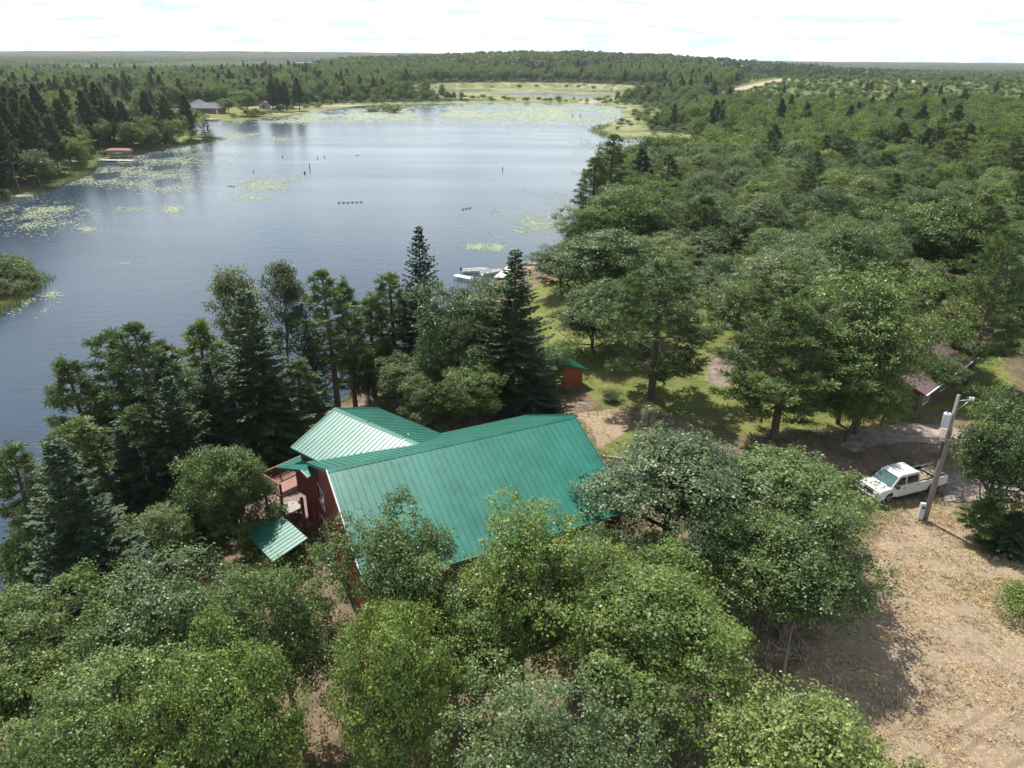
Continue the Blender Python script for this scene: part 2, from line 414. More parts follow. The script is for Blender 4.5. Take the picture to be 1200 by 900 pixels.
for nm, arr in (('lawn', mask_lawn), ('dry', mask_dry), ('marsh', mask_marsh), ('hillside', mask_hill), ('sand', mask_sand), ('ruts', sm((gx-17)/4)*sm((31-gy)/4)), ('gravel', mask_gravel), ('shore', mask_shore), ('far', np.maximum(sm((gy-140)/120), 0.85*in_poly(P2, RZ, 10)))):
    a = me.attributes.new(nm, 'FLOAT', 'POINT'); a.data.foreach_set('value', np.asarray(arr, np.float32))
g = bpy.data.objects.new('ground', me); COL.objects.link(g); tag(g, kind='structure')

# ------------------------------------------------------------------ water
m, nt, out = new_mat('lake_water')
geo = N(nt, 'ShaderNodeNewGeometry'); pos = geo.outputs['Position']
mp = N(nt, 'ShaderNodeMapping'); mp.inputs['Rotation'].default_value = (0, 0, 0.5); mp.inputs['Scale'].default_value = (1.0, 2.2, 1); nt.links.new(pos, mp.inputs[0])
w1 = noise(nt, mp.outputs[0], 1.1, 5, 0.65); w2 = noise(nt, mp.outputs[0], 0.28, 3, 0.5)
mp2 = N(nt, 'ShaderNodeMapping'); mp2.inputs['Rotation'].default_value = (0, 0, 0.25); mp2.inputs['Scale'].default_value = (0.35, 1.6, 1); nt.links.new(pos, mp2.inputs[0])
st = noise(nt, mp2.outputs[0], 0.018, 6, 0.6)
strk = ramp(nt, st, [(0.35, 0.6), (0.65, 1.0)])
b = N(nt, 'ShaderNodeBsdfPrincipled'); b.inputs['Base Color'].default_value = (0.036, 0.055, 0.080, 1); b.inputs['IOR'].default_value = 1.33
nt.links.new(ramp(nt, st, [(0.35, 0.11), (0.65, 0.19)]), b.inputs['Roughness'])
bp = N(nt, 'ShaderNodeBump'); bp.inputs['Distance'].default_value = 0.12
nt.links.new(math_n(nt, 'MULTIPLY', strk, 0.30), bp.inputs['Strength'])
nt.links.new(math_n(nt, 'ADD', w1, math_n(nt, 'MULTIPLY', w2, 1.2)), bp.inputs['Height']); nt.links.new(bp.outputs[0], b.inputs['Normal'])
nt.links.new(b.outputs[0], out.inputs[0]); M['water'] = m
mb = MB()
lx0, lx1, ly0, ly1 = LAKE[:, 0].min()-60, LAKE[:, 0].max()+20, LAKE[:, 1].min()-10, LAKE[:, 1].max()+10
mb.add([(lx0, ly0, WZ), (lx1, ly0, WZ), (lx1, ly1, WZ), (lx0, ly1, WZ)], [(0, 1, 2, 3)])
tag(mb.build('lake_water', M['water']), kind='structure')
mb = MB(); mb.add([(-135, 625, WZ), (195, 625, WZ), (195, 930, WZ), (-135, 930, WZ)], [(0, 1, 2, 3)])
tag(mb.build('wetland_water', M['water']), kind='structure')
mb = MB(); z = WZ+0.3
mb.add([(x, y, z) for x, y in FARLAKE], [tuple(range(len(FARLAKE)))])
tag(mb.build('distant_lake_water', M['water']), kind='structure')

# ------------------------------------------------------------------ light and sky
SUN_AZ = math.atan2(-1.7, 3.0)     # from +Y towards -X
SUN_EL = math.radians(58)
w = bpy.data.worlds.new('World'); sc.world = w; w.use_nodes = True
nt = w.node_tree; nt.nodes.clear()
wo = nt.nodes.new('ShaderNodeOutputWorld'); bg = nt.nodes.new('ShaderNodeBackground'); bg.inputs[1].default_value = 0.078
sky = nt.nodes.new('ShaderNodeTexSky'); sky.sky_type = 'NISHITA'; sky.sun_disc = False
sky.sun_elevation = SUN_EL; sky.sun_rotation = SUN_AZ; sky.altitude = 400; sky.dust_density = 1.2
tc = nt.nodes.new('ShaderNodeTexCoord')
sx = nt.nodes.new('ShaderNodeSeparateXYZ'); nt.links.new(tc.outputs['Generated'], sx.inputs[0])
zz = math_n(nt, 'ADD', math_n(nt, 'MAXIMUM', sx.outputs[2], 0.0), 0.10)
cx = nt.nodes.new('ShaderNodeCombineXYZ')
nt.links.new(math_n(nt, 'DIVIDE', sx.outputs[0], zz), cx.inputs[0]); nt.links.new(math_n(nt, 'DIVIDE', sx.outputs[1], zz), cx.inputs[1])
cn = noise(nt, cx.outputs[0], 0.55, 8, 0.58)
el = ramp(nt, sx.outputs[2], [(0.0, 0.45), (0.10, 0.38), (0.25, 0.12), (0.5, -0.07)])
cov = math_n(nt, 'ADD', cn, el)
cm = ramp(nt, cov, [(0.50, 0.0), (0.68, 1.0)])
cn2 = noise(nt, cx.outputs[0], 1.7, 5, 0.5)
ccol = ramp(nt, cn2, [(0.38, (7.4, 10.4, 11.6)), (0.50, (13.5, 14.8, 15.6)), (0.7, (17.0, 17.4, 17.8))])
nt.links.new(mixc(nt, cm, sky.outputs[0], ccol), bg.inputs[0]); nt.links.new(bg.outputs[0], wo.inputs[0])
sd = bpy.data.lights.new('sun', 'SUN'); so = bpy.data.objects.new('sun', sd); COL.objects.link(so)
sd.energy = 5.0; sd.angle = math.radians(0.53); sd.color = (1.0, 0.955, 0.88)
sdir = Vector((math.sin(SUN_AZ)*math.cos(SUN_EL), math.cos(SUN_AZ)*math.cos(SUN_EL), math.sin(SUN_EL)))
so.rotation_euler = sdir.to_track_quat('Z', 'Y').to_euler()
sc.view_settings.view_transform = 'Standard'; sc.view_settings.look = 'None'; sc.view_settings.exposure = EXPO
sc.view_settings.gamma = 1.0; sc.view_settings.use_curve_mapping = False
cy = sc.cycles
cy.max_bounces = 5; cy.diffuse_bounces = 3; cy.glossy_bounces = 2; cy.transmission_bounces = 4; cy.transparent_max_bounces = 8; cy.volume_bounces = 0
cy.use_denoising = True; cy.caustics_reflective = False; cy.caustics_refractive = False
cy.sample_clamp_indirect = 4.0

# ------------------------------------------------------------------ tree prototypes (meshes)
def leaf_quads(C, Nn, L, W, rng, fold=0.0):
    """rhombic leaves: C centres, Nn normals, L length, W width"""
    n = len(C)
    Nn = Nn/(np.linalg.norm(Nn, axis=1, keepdims=True)+1e-9)
    r = rng.normal(size=(n, 3)); t = np.cross(Nn, r); t /= np.linalg.norm(t, axis=1, keepdims=True)+1e-9
    bt = np.cross(Nn, t)
    L = np.asarray(L).reshape(-1, 1)*np.ones((n, 1)); W = np.asarray(W).reshape(-1, 1)*np.ones((n, 1))
    a = C-t*L*0.5; c = C+t*L*0.5; dn = Nn*W*fold
    b = C+bt*W*0.5+t*L*0.08+dn; d = C-bt*W*0.5+t*L*0.08+dn
    V = np.stack([a, b, c, d], 1).reshape(-1, 3)
    q = np.arange(n*4).reshape(-1, 4)
    return V, q
def tube_np(pts, rad, n=6):
    mb = MB(); mb.tube(pts, rad, n, cap=False); return np.array([tuple(v) for v in mb.v]), np.array(mb.f)
def joinvq(parts):
    Vs = []; Qs = []; b = 0
    for V, q in parts:
        Vs.append(V); Qs.append(q+b); b += len(V)
    return np.concatenate(Vs), np.concatenate(Qs)
def unit(rng, n):
    v = rng.normal(size=(n, 3)); return v/np.linalg.norm(v, axis=1, keepdims=True)

def broadleaf(seed, H, R, th, nclump, sprays, leaves, leaf, flat=0.72, crad=0.30, sparse=1.0, tr=0.20, lean=0.0, low=-0.55):
    """returns crown (V,q) and wood (V,q) of a broadleaf tree of height H, crown radius R, trunk height th"""
    rng = np.random.RandomState(seed)
    cz = th+(H-th)*0.50; rz = (H-th)*0.52
    lob = [(unit(rng, 1)[0], rng.uniform(0.5, 1.0)) for _ in range(7)]
    def rr(d):
        s = 0.58
        for k, a in lob: s = s+0.30*a*np.maximum(0, d@k)**5*2
        return np.minimum(s, 1.2)
    D = unit(rng, nclump*6); D = D[D[:, 2] > low]
    # spread with best candidates
    sel = [D[0]]; used = np.ones(len(D))*9
    for _ in range(nclump-1):
        used = np.minimum(used, np.linalg.norm(D-sel[-1], axis=1)); sel.append(D[int(np.argmax(used*rng.uniform(0.7, 1, len(D))))])
    D = np.array(sel)
    rad = rr(D)*rng.uniform(0.58, 1.0, len(D))
    nin = int(nclump*0.35); D2 = unit(rng, nin); D = np.concatenate([D, D2]); rad = np.concatenate([rad, rng.uniform(0.25, 0.6, nin)])
    CC = D*rad[:, None]*np.array([R, R, rz])+np.array([lean*R, 0, cz])
    wood = []
    # trunk
    bend = rng.uniform(-0.25, 0.25, 2)
    tp = [(0, 0, -0.4), (0, 0, 0.05), (bend[0]*.5, bend[1]*.5, th*0.6), (bend[0]+lean*R*.4, bend[1], th*1.05), (lean*R*.8+bend[0], bend[1], cz), (lean*R, 0, cz+rz*0.55)]
    wood.append(tube_np(tp, [tr*1.35, tr*1.15, tr*0.95, tr*0.85, tr*0.45, tr*0.1], 8))
    nl = 9; ang = rng.uniform(0, 6.28)
    limbs = []
    for k in range(nl):
        a = ang+k*2.4; e = rng.uniform(0.25, 1.1)
        z0 = th*rng.uniform(0.75, 1.0)+(cz-th)*rng.uniform(0, 0.8); f = (z0-th*1.05)/(cz-th*1.05+1e-6); f = min(1, max(0, f))
        p0 = np.array([bend[0]+lean*R*(.4+.4*f), bend[1], z0])
        d = np.array([math.cos(a)*math.cos(e), math.sin(a)*math.cos(e), math.sin(e)])
        Ls = R*rng.uniform(0.6, 0.85)
        pm = p0+d*Ls*0.5+np.array([0, 0, -0.05*Ls])+rng.normal(size=3)*0.12; p1 = p0+d*Ls+np.array([0, 0, 0.18*Ls])
        wood.append(tube_np([p0, pm, p1], [tr*0.5, tr*0.32, tr*0.12], 6)); limbs += [pm, p1, (pm+p1)/2]
    limbs = np.array(limbs)
    for c in CC:
        j = int(np.argmin(np.linalg.norm(limbs-c, axis=1))); p = limbs[j]
        mid = (p+c)/2+rng.normal(size=3)*0.15
        wood.append(tube_np([p, mid, c], [tr*0.18, tr*0.11, tr*0.04], 4))
    P = []; NN = []; S = []
    for i, c in enumerate(CC):
        cr = R*crad*rng.uniform(0.75, 1.2)
        ns = max(3, int(sprays*rng.uniform(0.6, 1.25)*sparse))
        d = unit(rng, ns*3); d = d[d[:, 2] > -0.35][:ns]
        sp = c+d*(cr*rng.uniform(0.55, 1.05, (len(d), 1)))*np.array([1, 1, flat])
        outw = (c-np.array([0, 0, cz]))/R
        for s_, d_ in zip(sp, d):
            nlv = max(2, int(leaves*rng.uniform(0.6, 1.3)))
            lp = s_+rng.normal(size=(nlv, 3))*np.array([0.17, 0.17, 0.10])*leaf/0.15*1.1
            P.append(lp); NN.append(d_*0.55+outw*0.3+np.array([0, 0, 0.75])+rng.normal(size=(nlv, 3))*0.55)
            S.append(rng.uniform(0.55, 1.45, nlv))
    P = np.concatenate(P); NN = np.concatenate(NN); S = np.concatenate(S)
    crown = leaf_quads(P, NN, leaf*S, leaf*0.62*S, rng, 0.12)
    return crown, joinvq(wood)

def pine(seed, H, R, bare, tuft=0.30, nneedle=13, step=0.55, nb=5, airy=0.0, ww=0.045, topround=0.5, dead=True):
    rng = np.random.RandomState(seed)
    wood = []; P = []; Dv = []; Ls = []
    bx, by = rng.uniform(-0.3, 0.3, 2)
    def tx(z): return np.array([bx*(z/H)**2, by*(z/H)**2, z])
    zs = np.linspace(-0.4, H*0.985, 9)
    wood.append(tube_np([tx(z) if z > 0 else (0, 0, z) for z in zs], [max(0.03, 0.20*(1-max(0, z)/H)**0.8+0.02) for z in zs], 8))
    z = bare*H; a0 = rng.uniform(0, 6.28)
    if dead:
        for k in range(14):
            zz = rng.uniform(bare*0.4, bare*1.1)*H; a = rng.uniform(0, 6.28); L = R*rng.uniform(0.15, 0.5)
            p0 = tx(zz); wood.append(tube_np([p0, p0+np.array([math.cos(a)*L, math.sin(a)*L, rng.uniform(-.2, .15)*L])], [0.025, 0.008], 3))
    while z < H*0.985:
        wj = rng.uniform(0.68, 1.15)
        t = (z-bare*H)/(H-bare*H)
        prof = (1-t)**topround*min(1.0, 0.55+1.6*t)
        k = max(3, int(nb*(1.1-0.4*t)+rng.uniform(-0.6, 0.6)))
        for i in range(k):
            if rng.uniform() < airy: continue
            a = a0+i*6.283/k+rng.uniform(-0.35, 0.35)
            L = R*prof*wj*rng.uniform(0.7, 1.15)
            e = 0.02+0.75*t+rng.uniform(-0.15, 0.15)
            p0 = tx(z+rng.uniform(-0.2, 0.2)); h = np.array([math.cos(a), math.sin(a), 0]); side = np.array([-h[1], h[0], 0])
            def bp_(u): return p0+h*(L*u*math.cos(e*0.7))+np.array([0, 0, L*(u*math.sin(e)*0.7-0.12*u*(1-u)*4*(1-t)+0.20*u*u)])
            wood.append(tube_np([bp_(0), bp_(0.5), bp_(1)], [0.05*(1-t*0.6)+0.01, 0.03, 0.012], 4))
            n_t = max(3, int(L/0.27))
            for q in range(n_t):
                u = 0.30+0.70*(q+rng.uniform(0.2, 1.0))/n_t
                if u > 1.02: u = 1.0
                base = bp_(u)
                lat = (1.05-u)*L*0.48*rng.uniform(0.2, 1.0)
                for sgn in (-1, 1):
                    pos = base+side*sgn*lat+h*lat*0.55+np.array([0, 0, rng.uniform(-0.02, 0.22)+lat*0.15])
                    P.append(pos); Dv.append(h*0.5+side*sgn*0.35+np.array([0, 0, 0.95])+rng.normal(size=3)*0.25); Ls.append(tuft*rng.uniform(0.75, 1.25))
            for q in range(2):
                P.append(bp_(1.0)+rng.normal(size=3)*0.08); Dv.append(h*0.8+np.array([0, 0, 0.75])); Ls.append(tuft*1.15)
        z += step*rng.uniform(0.75, 1.25); a0 += 2.2
    for q in range(7):
        P.append(tx(H)+np.array([0, 0, -0.12*q])+rng.normal(size=3)*0.1); Dv.append(np.array([0, 0, 1.])+rng.normal(size=3)*0.3); Ls.append(tuft)
    P = np.array(P); Dv = np.array(Dv); Dv /= np.linalg.norm(Dv, axis=1, keepdims=True); Ls = np.array(Ls)
    n = len(P); k = nneedle
    nd = np.repeat(Dv, k, 0)*0.75+unit(rng, n*k)*0.85; nd /= np.linalg.norm(nd, axis=1, keepdims=True)
    PP = np.repeat(P, k, 0); LL = np.repeat(Ls, k)[:, None]*rng.uniform(0.8, 1.2, (n*k, 1))
    sd_ = np.cross(nd, unit(rng, n*k)); sd_ /= np.linalg.norm(sd_, axis=1, keepdims=True)+1e-9
    wv = sd_*ww*0.5*rng.uniform(0.8, 1.2, (n*k, 1))
    V = np.stack([PP-wv*0.6, PP+wv*0.6, PP+nd*LL+wv, PP+nd*LL-wv], 1).reshape(-1, 3)
    return (V, np.arange(n*k*4).reshape(-1, 4)), joinvq(wood)

def spruce(seed, H, R, base=0.06, step=0.30, nb=7, tw=0.13, droop=0.25, rag=0.15, powr=0.85):
    rng = np.random.RandomState(seed)
    wood = [tube_np([(0, 0, -0.4), (0, 0, 0), (0, 0, H*0.5), (0, 0, H*0.99)], [0.24, 0.21, 0.12, 0.015], 8)]
    A = []; B = []; Wd = []; Up = []
    z = base*H; a0 = 0
    while z < H*0.99:
        t = z/H; L0 = R*(1-t)**powr*min(1, 0.75+t*3)+0.10
        k = max(4, int(nb*(1-0.45*t)))
        for i in range(k):
            a = a0+i*6.283/k+rng.uniform(-0.3, 0.3); L = L0*rng.uniform(1-rag*2, 1+rag)
            h = np.array([math.cos(a), math.sin(a), 0]); side = np.array([-h[1], h[0], 0])
            e = -droop+t*0.75+rng.uniform(-0.12, 0.12); zj = z+rng.uniform(-0.12, 0.12)
            def bp_(u): return np.array([0, 0, zj])+h*L*u+np.array([0, 0, L*(math.sin(e)*u+0.22*u*u)])
            if L > 0.8: wood.append(tube_np([bp_(0), bp_(0.9)], [0.03, 0.008], 3))
            nn = max(4, int(L/0.13))
            for q in range(nn):
                u = 0.16+0.84*(q+rng.uniform(0, 1))/nn; p = bp_(u)
                tl = (0.16+0.42*L*0.4*(1.05-u))*rng.uniform(0.6, 1.2)
                for sgn in (-1, 1):
                    d = h*0.75+side*sgn*0.75+np.array([0, 0, rng.uniform(-0.35, 0.12)])
                    A.append(p); B.append(p+d*tl); Wd.append(tw*rng.uniform(0.7, 1.2)); Up.append(np.array([0, 0, 1.])+rng.normal(size=3)*0.35)
                if q % 2 == 0:
                    A.append(p); B.append(p+h*0.2+np.array([0, 0, rng.uniform(-0.15, 0.16)])); Wd.append(tw); Up.append(side+rng.normal(size=3)*0.3)
            A.append(bp_(0.92)); B.append(bp_(1.06)); Wd.append(tw); Up.append(np.array([0, 0, 1.]))
        z += step*(1-0.35*t)*rng.uniform(0.8, 1.2); a0 += 1.1
    for q in range(10):
        A.append(np.array([0, 0, H-0.1*q-0.1])); B.append(A[-1]+unit(rng, 1)[0]*0.1+np.array([0, 0, 0.18])); Wd.append(tw*.7); Up.append(unit(rng, 1)[0])
    A = np.array(A); B = np.array(B); Wd = np.array(Wd)[:, None]; Up = np.array(Up)
    d = B-A; s_ = np.cross(d, Up); s_ /= np.linalg.norm(s_, axis=1, keepdims=True)+1e-9
    m1 = A+d*0.45
    V = np.stack([A, m1+s_*Wd*0.5, B, m1-s_*Wd*0.5], 1).reshape(-1, 3)
    return (V, np.arange(len(A)*4).reshape(-1, 4)), joinvq(wood)

PROTO = {}
def proto(key, kind, H, R, crown, wood, cm, wm):
    cme = np_mesh('crown', crown[0], quads=crown[1], mat=M[cm]); wme = np_mesh('trunk', wood[0], quads=wood[1], mat=M[wm])
    wme.shade_smooth()
    co = np.abs(crown[0][:, :2]); PROTO.setdefault(key, []).append((cme, wme, crown[0][:, 2].max(), float(np.percentile(np.hypot(crown[0][:, 0], crown[0][:, 1]), 97))))
# near broadleaf trees
for s in range(4):
    cw = broadleaf(11+s, 11, 5.0, 2.4, 38, 44, 24, 0.15, tr=0.20, lean=0.12*(s % 3-1), crad=0.285, flat=0.78, low=-0.8); proto('oak', 'oak', 11, 5, *cw, 'oakleaf', 'bark')
for s in range(2):
    cw = broadleaf(25+s, 11, 4.6, 0.7, 58, 34, 22, 0.16, tr=0.20, crad=0.24, flat=0.85, low=-0.95); proto('roundoak', 'oak', 11, 4.6, *cw, 'darkoakleaf', 'bark')
for s in range(2):
    cw = broadleaf(31+s, 11, 5.0, 2.2, 40, 44, 24, 0.15, tr=0.22, lean=0.1*s, crad=0.28, flat=0.78, low=-0.8); proto('greyoak', 'oak', 11, 5, *cw, 'oakleaf_grey', 'bark')
for s in range(2):
    cw = broadleaf(41+s, 11, 4.6, 1.7, 105, 20, 22, 0.13, flat=0.8, crad=0.155, tr=0.20, low=-0.85); proto('fine', 'tree', 11, 4.6, *cw, 'yellowleaf', 'bark')
for s in range(2):
    cw = broadleaf(51+s, 11, 5.0, 2.2, 74, 22, 18, 0.19, tr=0.20, crad=0.215, flat=0.78, low=-0.85); proto('bright', 'tree', 11, 5, *cw, 'brightleaf', 'bark')
for s in range(2):
    cw = broadleaf(61+s, 16, 2.7, 5.0, 46, 26, 10, 0.19, crad=0.30, tr=0.16, lean=0.5*s, flat=0.9, low=-0.9); proto('aspen', 'tree', 16, 2.7, *cw, 'aspenleaf', 'bark')
for s in range(4):
    cw = pine(71+s, 15, 2.6, 0.24+0.05*s, tuft=0.36, nneedle=15, step=0.62, nb=5, topround=0.66, airy=0.12); proto('pine', 'pine', 15, 2.9, *cw, 'pineneedle', 'pinebark')
for s in range(2):
    cw = pine(81+s, 13, 4.4, 0.24, tuft=0.40, nneedle=15, step=0.62, nb=6, topround=0.6, ww=0.05, airy=0.28*(s == 0)); proto('broadpine', 'pine', 13, 4.4, *cw, 'pineneedle', 'pinebark')
for s in range(3):
    cw = spruce(91+s, 15, 2.8, rag=0.18+0.04*s, step=0.29, nb=9, tw=0.17); proto('spruce', 'spruce', 15, 3, *cw, 'spruceneedle', 'bark')
for s in range(3):
    cw = broadleaf(101+s, 2.6, 1.7, 0.25, 26, 16, 10, 0.15, crad=0.42, tr=0.05, low=-0.2); proto('bush', 'bush', 2.6, 1.7, *cw, 'bushleaf', 'bark')
# the same kinds with coarser foliage, for trees far from the camera
for s in range(4):
    cw = broadleaf(111+s, 11, 5.0, 1.8, 56, 13, 8, 0.40, tr=0.2, crad=0.22, flat=0.8, low=-0.9); proto('oak_far', 'oak', 11, 5, *cw, 'faroak', 'bark')
for s in range(3):
    cw = pine(121+s, 17, 4.0, 0.18+0.05*s, tuft=0.62, nneedle=9, step=0.75, nb=5, ww=0.15, topround=0.75); proto('pine_far', 'pine', 17, 3, *cw, 'farpine', 'pinebark')
for s in range(2):
    cw = spruce(131+s, 16, 3.6, step=0.55, nb=7, tw=0.34, rag=0.22); proto('spruce_far', 'spruce', 16, 3, *cw, 'farpine', 'bark')
for s in range(2):
    cw = broadleaf(141+s, 2.6, 1.7, 0.2, 18, 8, 5, 0.40, crad=0.42, tr=0.05, low=-0.2); proto('bush_far', 'bush', 2.6, 1.7, *cw, 'bushleaf', 'bark')

DEAD = []
for s in range(2):
    cw = broadleaf(161+s, 11, 2.6, 3.0, 22, 2, 2, 0.1, tr=0.15, low=-0.6); me_ = np_mesh('trunk', cw[1][0], quads=cw[1][1], mat=M['deadwood']); me_.shade_smooth(); DEAD.append(me_)
HEROES = []       # (x, y, r) footprints
KINDNAME = {'roundoak': 'oak_tree', 'oak': 'oak_tree', 'greyoak': 'oak_tree', 'fine': 'broadleaf_tree', 'bright': 'broadleaf_tree', 'aspen': 'aspen_tree', 'pine': 'pine_tree',
            'broadpine': 'pine_tree', 'spruce': 'spruce_tree', 'bush': 'bush', 'oak_far': 'broadleaf_tree', 'pine_far': 'pine_tree', 'spruce_far': 'spruce_tree', 'bush_far': 'bush'}
def put_tree(key, x, y, H, Wd, label, group=None, rz=None, var=None, zb=None):
    cme, wme, ph, pr = PROTO[key][var % len(PROTO[key]) if var is not None else rnd.randrange(len(PROTO[key]))]
    nm = KINDNAME[key]; cat = nm.replace('_', ' ')
    t = thing(nm, label, cat, (x, y, gz(x, y) if zb is None else zb), rnd.uniform(0, 6.28) if rz is None else rz, group)
    t.scale = (Wd/2/pr, Wd/2/pr, H/ph)
    for n_, me_ in (('crown', cme), ('trunk', wme)):
        o = bpy.data.objects.new(n_, me_); COL.objects.link(o); o.parent = t
    HEROES.append((x, y, Wd/2))
    return t
def tree_px(key, tx_, ty_, Y, Wd, label, group=None, **kw):
    if key in ('pine', 'spruce') and ty_ > 250 and tx_ < 660: Wd *= 1.15
    p = at_y(tx_, ty_, Y); z0 = gz(p.x, p.y)
    return put_tree(key, p.x, p.y, p.z-z0, Wd, label, group, **kw)
# ------------------------------------------------------------------ trees one can tell apart
T = tree_px
# front row, below the lodge
T('fine', 772, 640, 27.0, 11.2, 'yellow-green fine-leaved tree standing in front of the right half of the lodge', var=0)
T('greyoak', 800, 500, 39.5, 12.4, 'pale grey-green oak beside the right end of the big teal roof', var=0)
T('oak', 925, 530, 40.0, 12.8, 'spreading oak with a wide dark crown reaching toward the white pickup', var=1)
T('oak', 945, 594, 33.5, 10.0, 'oak whose crown overhangs the dry clearing below the pickup', var=2)
T('oak', 875, 610, 34.0, 10.0, 'dark oak squeezed between the yellow-green tree and the oak over the clearing', var=0)
T('oak', 452, 606, 28.6, 8.4, 'oak hiding the lower left corner of the big teal roof', var=3)
T('oak', 615, 597, 28.2, 8.2, 'dark-stemmed oak in front of the middle of the lodge, its trunk bare to the ground', var=1)
T('oak', 535, 655, 26.5, 7.4, 'oak between the roof-corner oak and the dark-stemmed oak before the lodge', var=2)
T('oak', 318, 660, 26.5, 7.6, 'oak with open crown just below the small pale green roof', var=0)
T('oak', 185, 676, 26.5, 8.6, 'broad oak left of the path, behind the front row at bottom left', var=1)
T('brightleaf' if False else 'fine', -12, 690, 25.5, 8.5, 'yellow-green tree cut by the left edge near the bottom corner', var=1)
T('oak', 90, 765, 20.0, 8.0, 'large oak in the bottom left corner, nearest the left edge', var=2)
T('oak', 240, 762, 20.0, 7.4, 'oak at the bottom edge, second from the left corner', var=3)
T('oak', 462, 722, 21.5, 7.2, 'oak at the bottom edge below the roof-corner oak', var=0)
T('greyoak', 650, 812, 17.6, 8.6, 'grey-green oak cut by the bottom edge below the dark-stemmed oak', var=1)
T('greyoak', 965, 812, 18.0, 8.8, 'low oak at the bottom edge beside the dry clearing', var=0)
T('oak', 15, 850, 16.5, 8.0, 'oak filling the very corner at bottom left', var=0)
# by the water, left of the lodge
T('spruce', 62, 512, 35.0, 6.4, 'dense dark spruce on the left bank with a bright vine at its foot', var=0)
T('spruce', 108, 618, 33.5, 5.2, 'short dark spruce leaning against the dense one on the left bank', var=1)
T('pine', 6, 515, 40.0, 5.0, 'thin pine cut by the left edge in front of the water', var=0)
T('bush', 28, 620, 37, 6.0, 'rounded light green bush between the edge pine and the dense spruce')
T('roundoak', 262, 514, 43.0, 6.8, 'small round oak standing alone left of the deck', var=0)
T('pine', 78, 412, 51.0, 5.2, 'leftmost of the tall pines on the near bank, narrow topped', var=1)
T('pine', 124, 385, 52.5, 5.6, 'tall pine second from the left on the near bank', var=2)
T('pine', 160, 375, 51.0, 6.0, 'tallest pine in the left cluster, its bare trunk showing below', var=3)
T('pine', 188, 396, 53.0, 5.0, 'pine tucked behind the tallest one in the left cluster', var=0)
T('pine', 228, 373, 57.5, 5.2, 'single straight pine between the left cluster and the tall dark spruce', var=1)
T('pine', 88, 490, 46.0, 5.2, 'lower pine filling the space under the left cluster', var=2)
T('spruce', 195, 440, 47.5, 5.6, 'young olive spruce below the left pine cluster', var=2)
T('spruce', 138, 500, 45.5, 4.2, 'small ragged spruce below the second tall pine', var=1)
T('spruce', 285, 335, 57.5, 7.6, 'tall dark spruce with the widest skirt, left of the lodge', var=0)
T('aspen', 266, 304, 67.0, 5.6, 'slender pale aspen rising behind the tall dark spruce', var=0)
T('aspen', 315, 303, 68.0, 5.8, 'aspen with a leaning dark trunk right of the tall dark spruce', var=1, rz=0.3)
T('pine', 380, 314, 66.5, 5.6, 'tall dense pine standing behind the lodge wing, twin of the thinner one', var=3)
T('pine', 403, 322, 69.0, 4.6, 'thinner pine close to the right of the dense one behind the wing', var=0)
T('spruce', 356, 372, 64.0, 4.0, 'narrow spruce under the aspen with the leaning trunk', var=2)
T('pine', 430, 345, 73.0, 5.2, 'mid-height pine right of the twin pines', var=1)
T('pine', 457, 318, 74.0, 5.2, 'pine just left of the tallest spruce', var=2)
T('spruce', 490, 264, 74.0, 6.4, 'tallest spruce by the water, its spire over the lake', var=1)
T('roundoak', 428, 400, 71.0, 5.8, 'low oak at the foot of the mid-height pine', var=2)
T('roundoak', 552, 324, 69.0, 11.0, 'round dark oak between the two spruces behind the lodge', var=1)
T('roundoak', 515, 375, 66.0, 7.0, 'lower oak in front of the round dark one behind the lodge', var=0)
T('spruce', 604, 292, 64.5, 8.0, 'dark spruce with a thick spire beside the red shed', var=2)
T('roundoak', 470, 415, 67.0, 6.4, 'shadowed oak at the foot of the tallest spruce', var=3)
T('roundoak', 585, 370, 67.5, 7.4, 'oak pressed against the left side of the spruce by the red shed', var=2)
T('roundoak', 500, 440, 62.0, 5.6, 'small grey-green oak above the wing roof, nearest the lodge', var=0)
T('roundoak', 556, 425, 60.5, 6.0, 'small dark oak just beyond the ridge of the lodge', var=1)
T('spruce', 622, 425, 62.0, 5.0, 'short spruce in front of the spruce by the red shed', var=0)
T('pine', 345, 420, 60.0, 4.6, 'lower pine in front of the leaning aspen', var=1)
T('spruce', 240, 420, 54.0, 5.4, 'olive spruce at the left foot of the tall dark spruce', var=1)
T('spruce', 318, 440, 57.0, 5.2, 'small spruce at the right foot of the tall dark spruce', var=2)
T('oak', 40, 545, 41.0, 5.0, 'small oak on the bank behind the dense dark spruce', var=1)
T('pine', 160, 470, 47.5, 5.0, 'lower pine in front of the tallest one in the left cluster', var=3)
T('oak', 180, 590, 41.0, 5.5, 'low grey-green tree between the young olive spruce and the round oak', var=1)
T('oak', 1105, 415, 66.0, 6.0, 'oak partly covering the roof of the brown house', var=3)
T('greyoak', 1085, 365, 78.0, 10.0, 'oak behind the brown house roof, right of the tall light oak', var=1)
T('oak', 880, 325, 80.0, 10.0, 'oak between the red cabin and the blue-green oak', var=0)
T('oak', 812, 315, 101.0, 8.5, 'oak just behind the red cabin', var=1)
T('oak', 785, 290, 100.0, 8.0, 'oak left behind the red cabin', var=2)
T('oak', 800, 345, 87.0, 6.2, 'small oak in front of the red cabin', var=3)
T('oak', 684, 618, 31.0, 6.4, 'small oak covering the right lower corner of the teal roof', var=2)
T('oak', 1046, 440, 60.5, 5.6, 'small oak hiding the gable end of the brown house', var=1)
T('oak', 850, 300, 92.0, 10.0, 'wide oak right beside the red cabin', var=0)
T('greyoak', 770, 268, 108.0, 12.0, 'grey-green oak behind the dark oaks at the head of the lawn', var=1)
T('oak', 830, 268, 112.0, 12.0, 'domed oak between the wide dark pine and the red cabin', var=3)
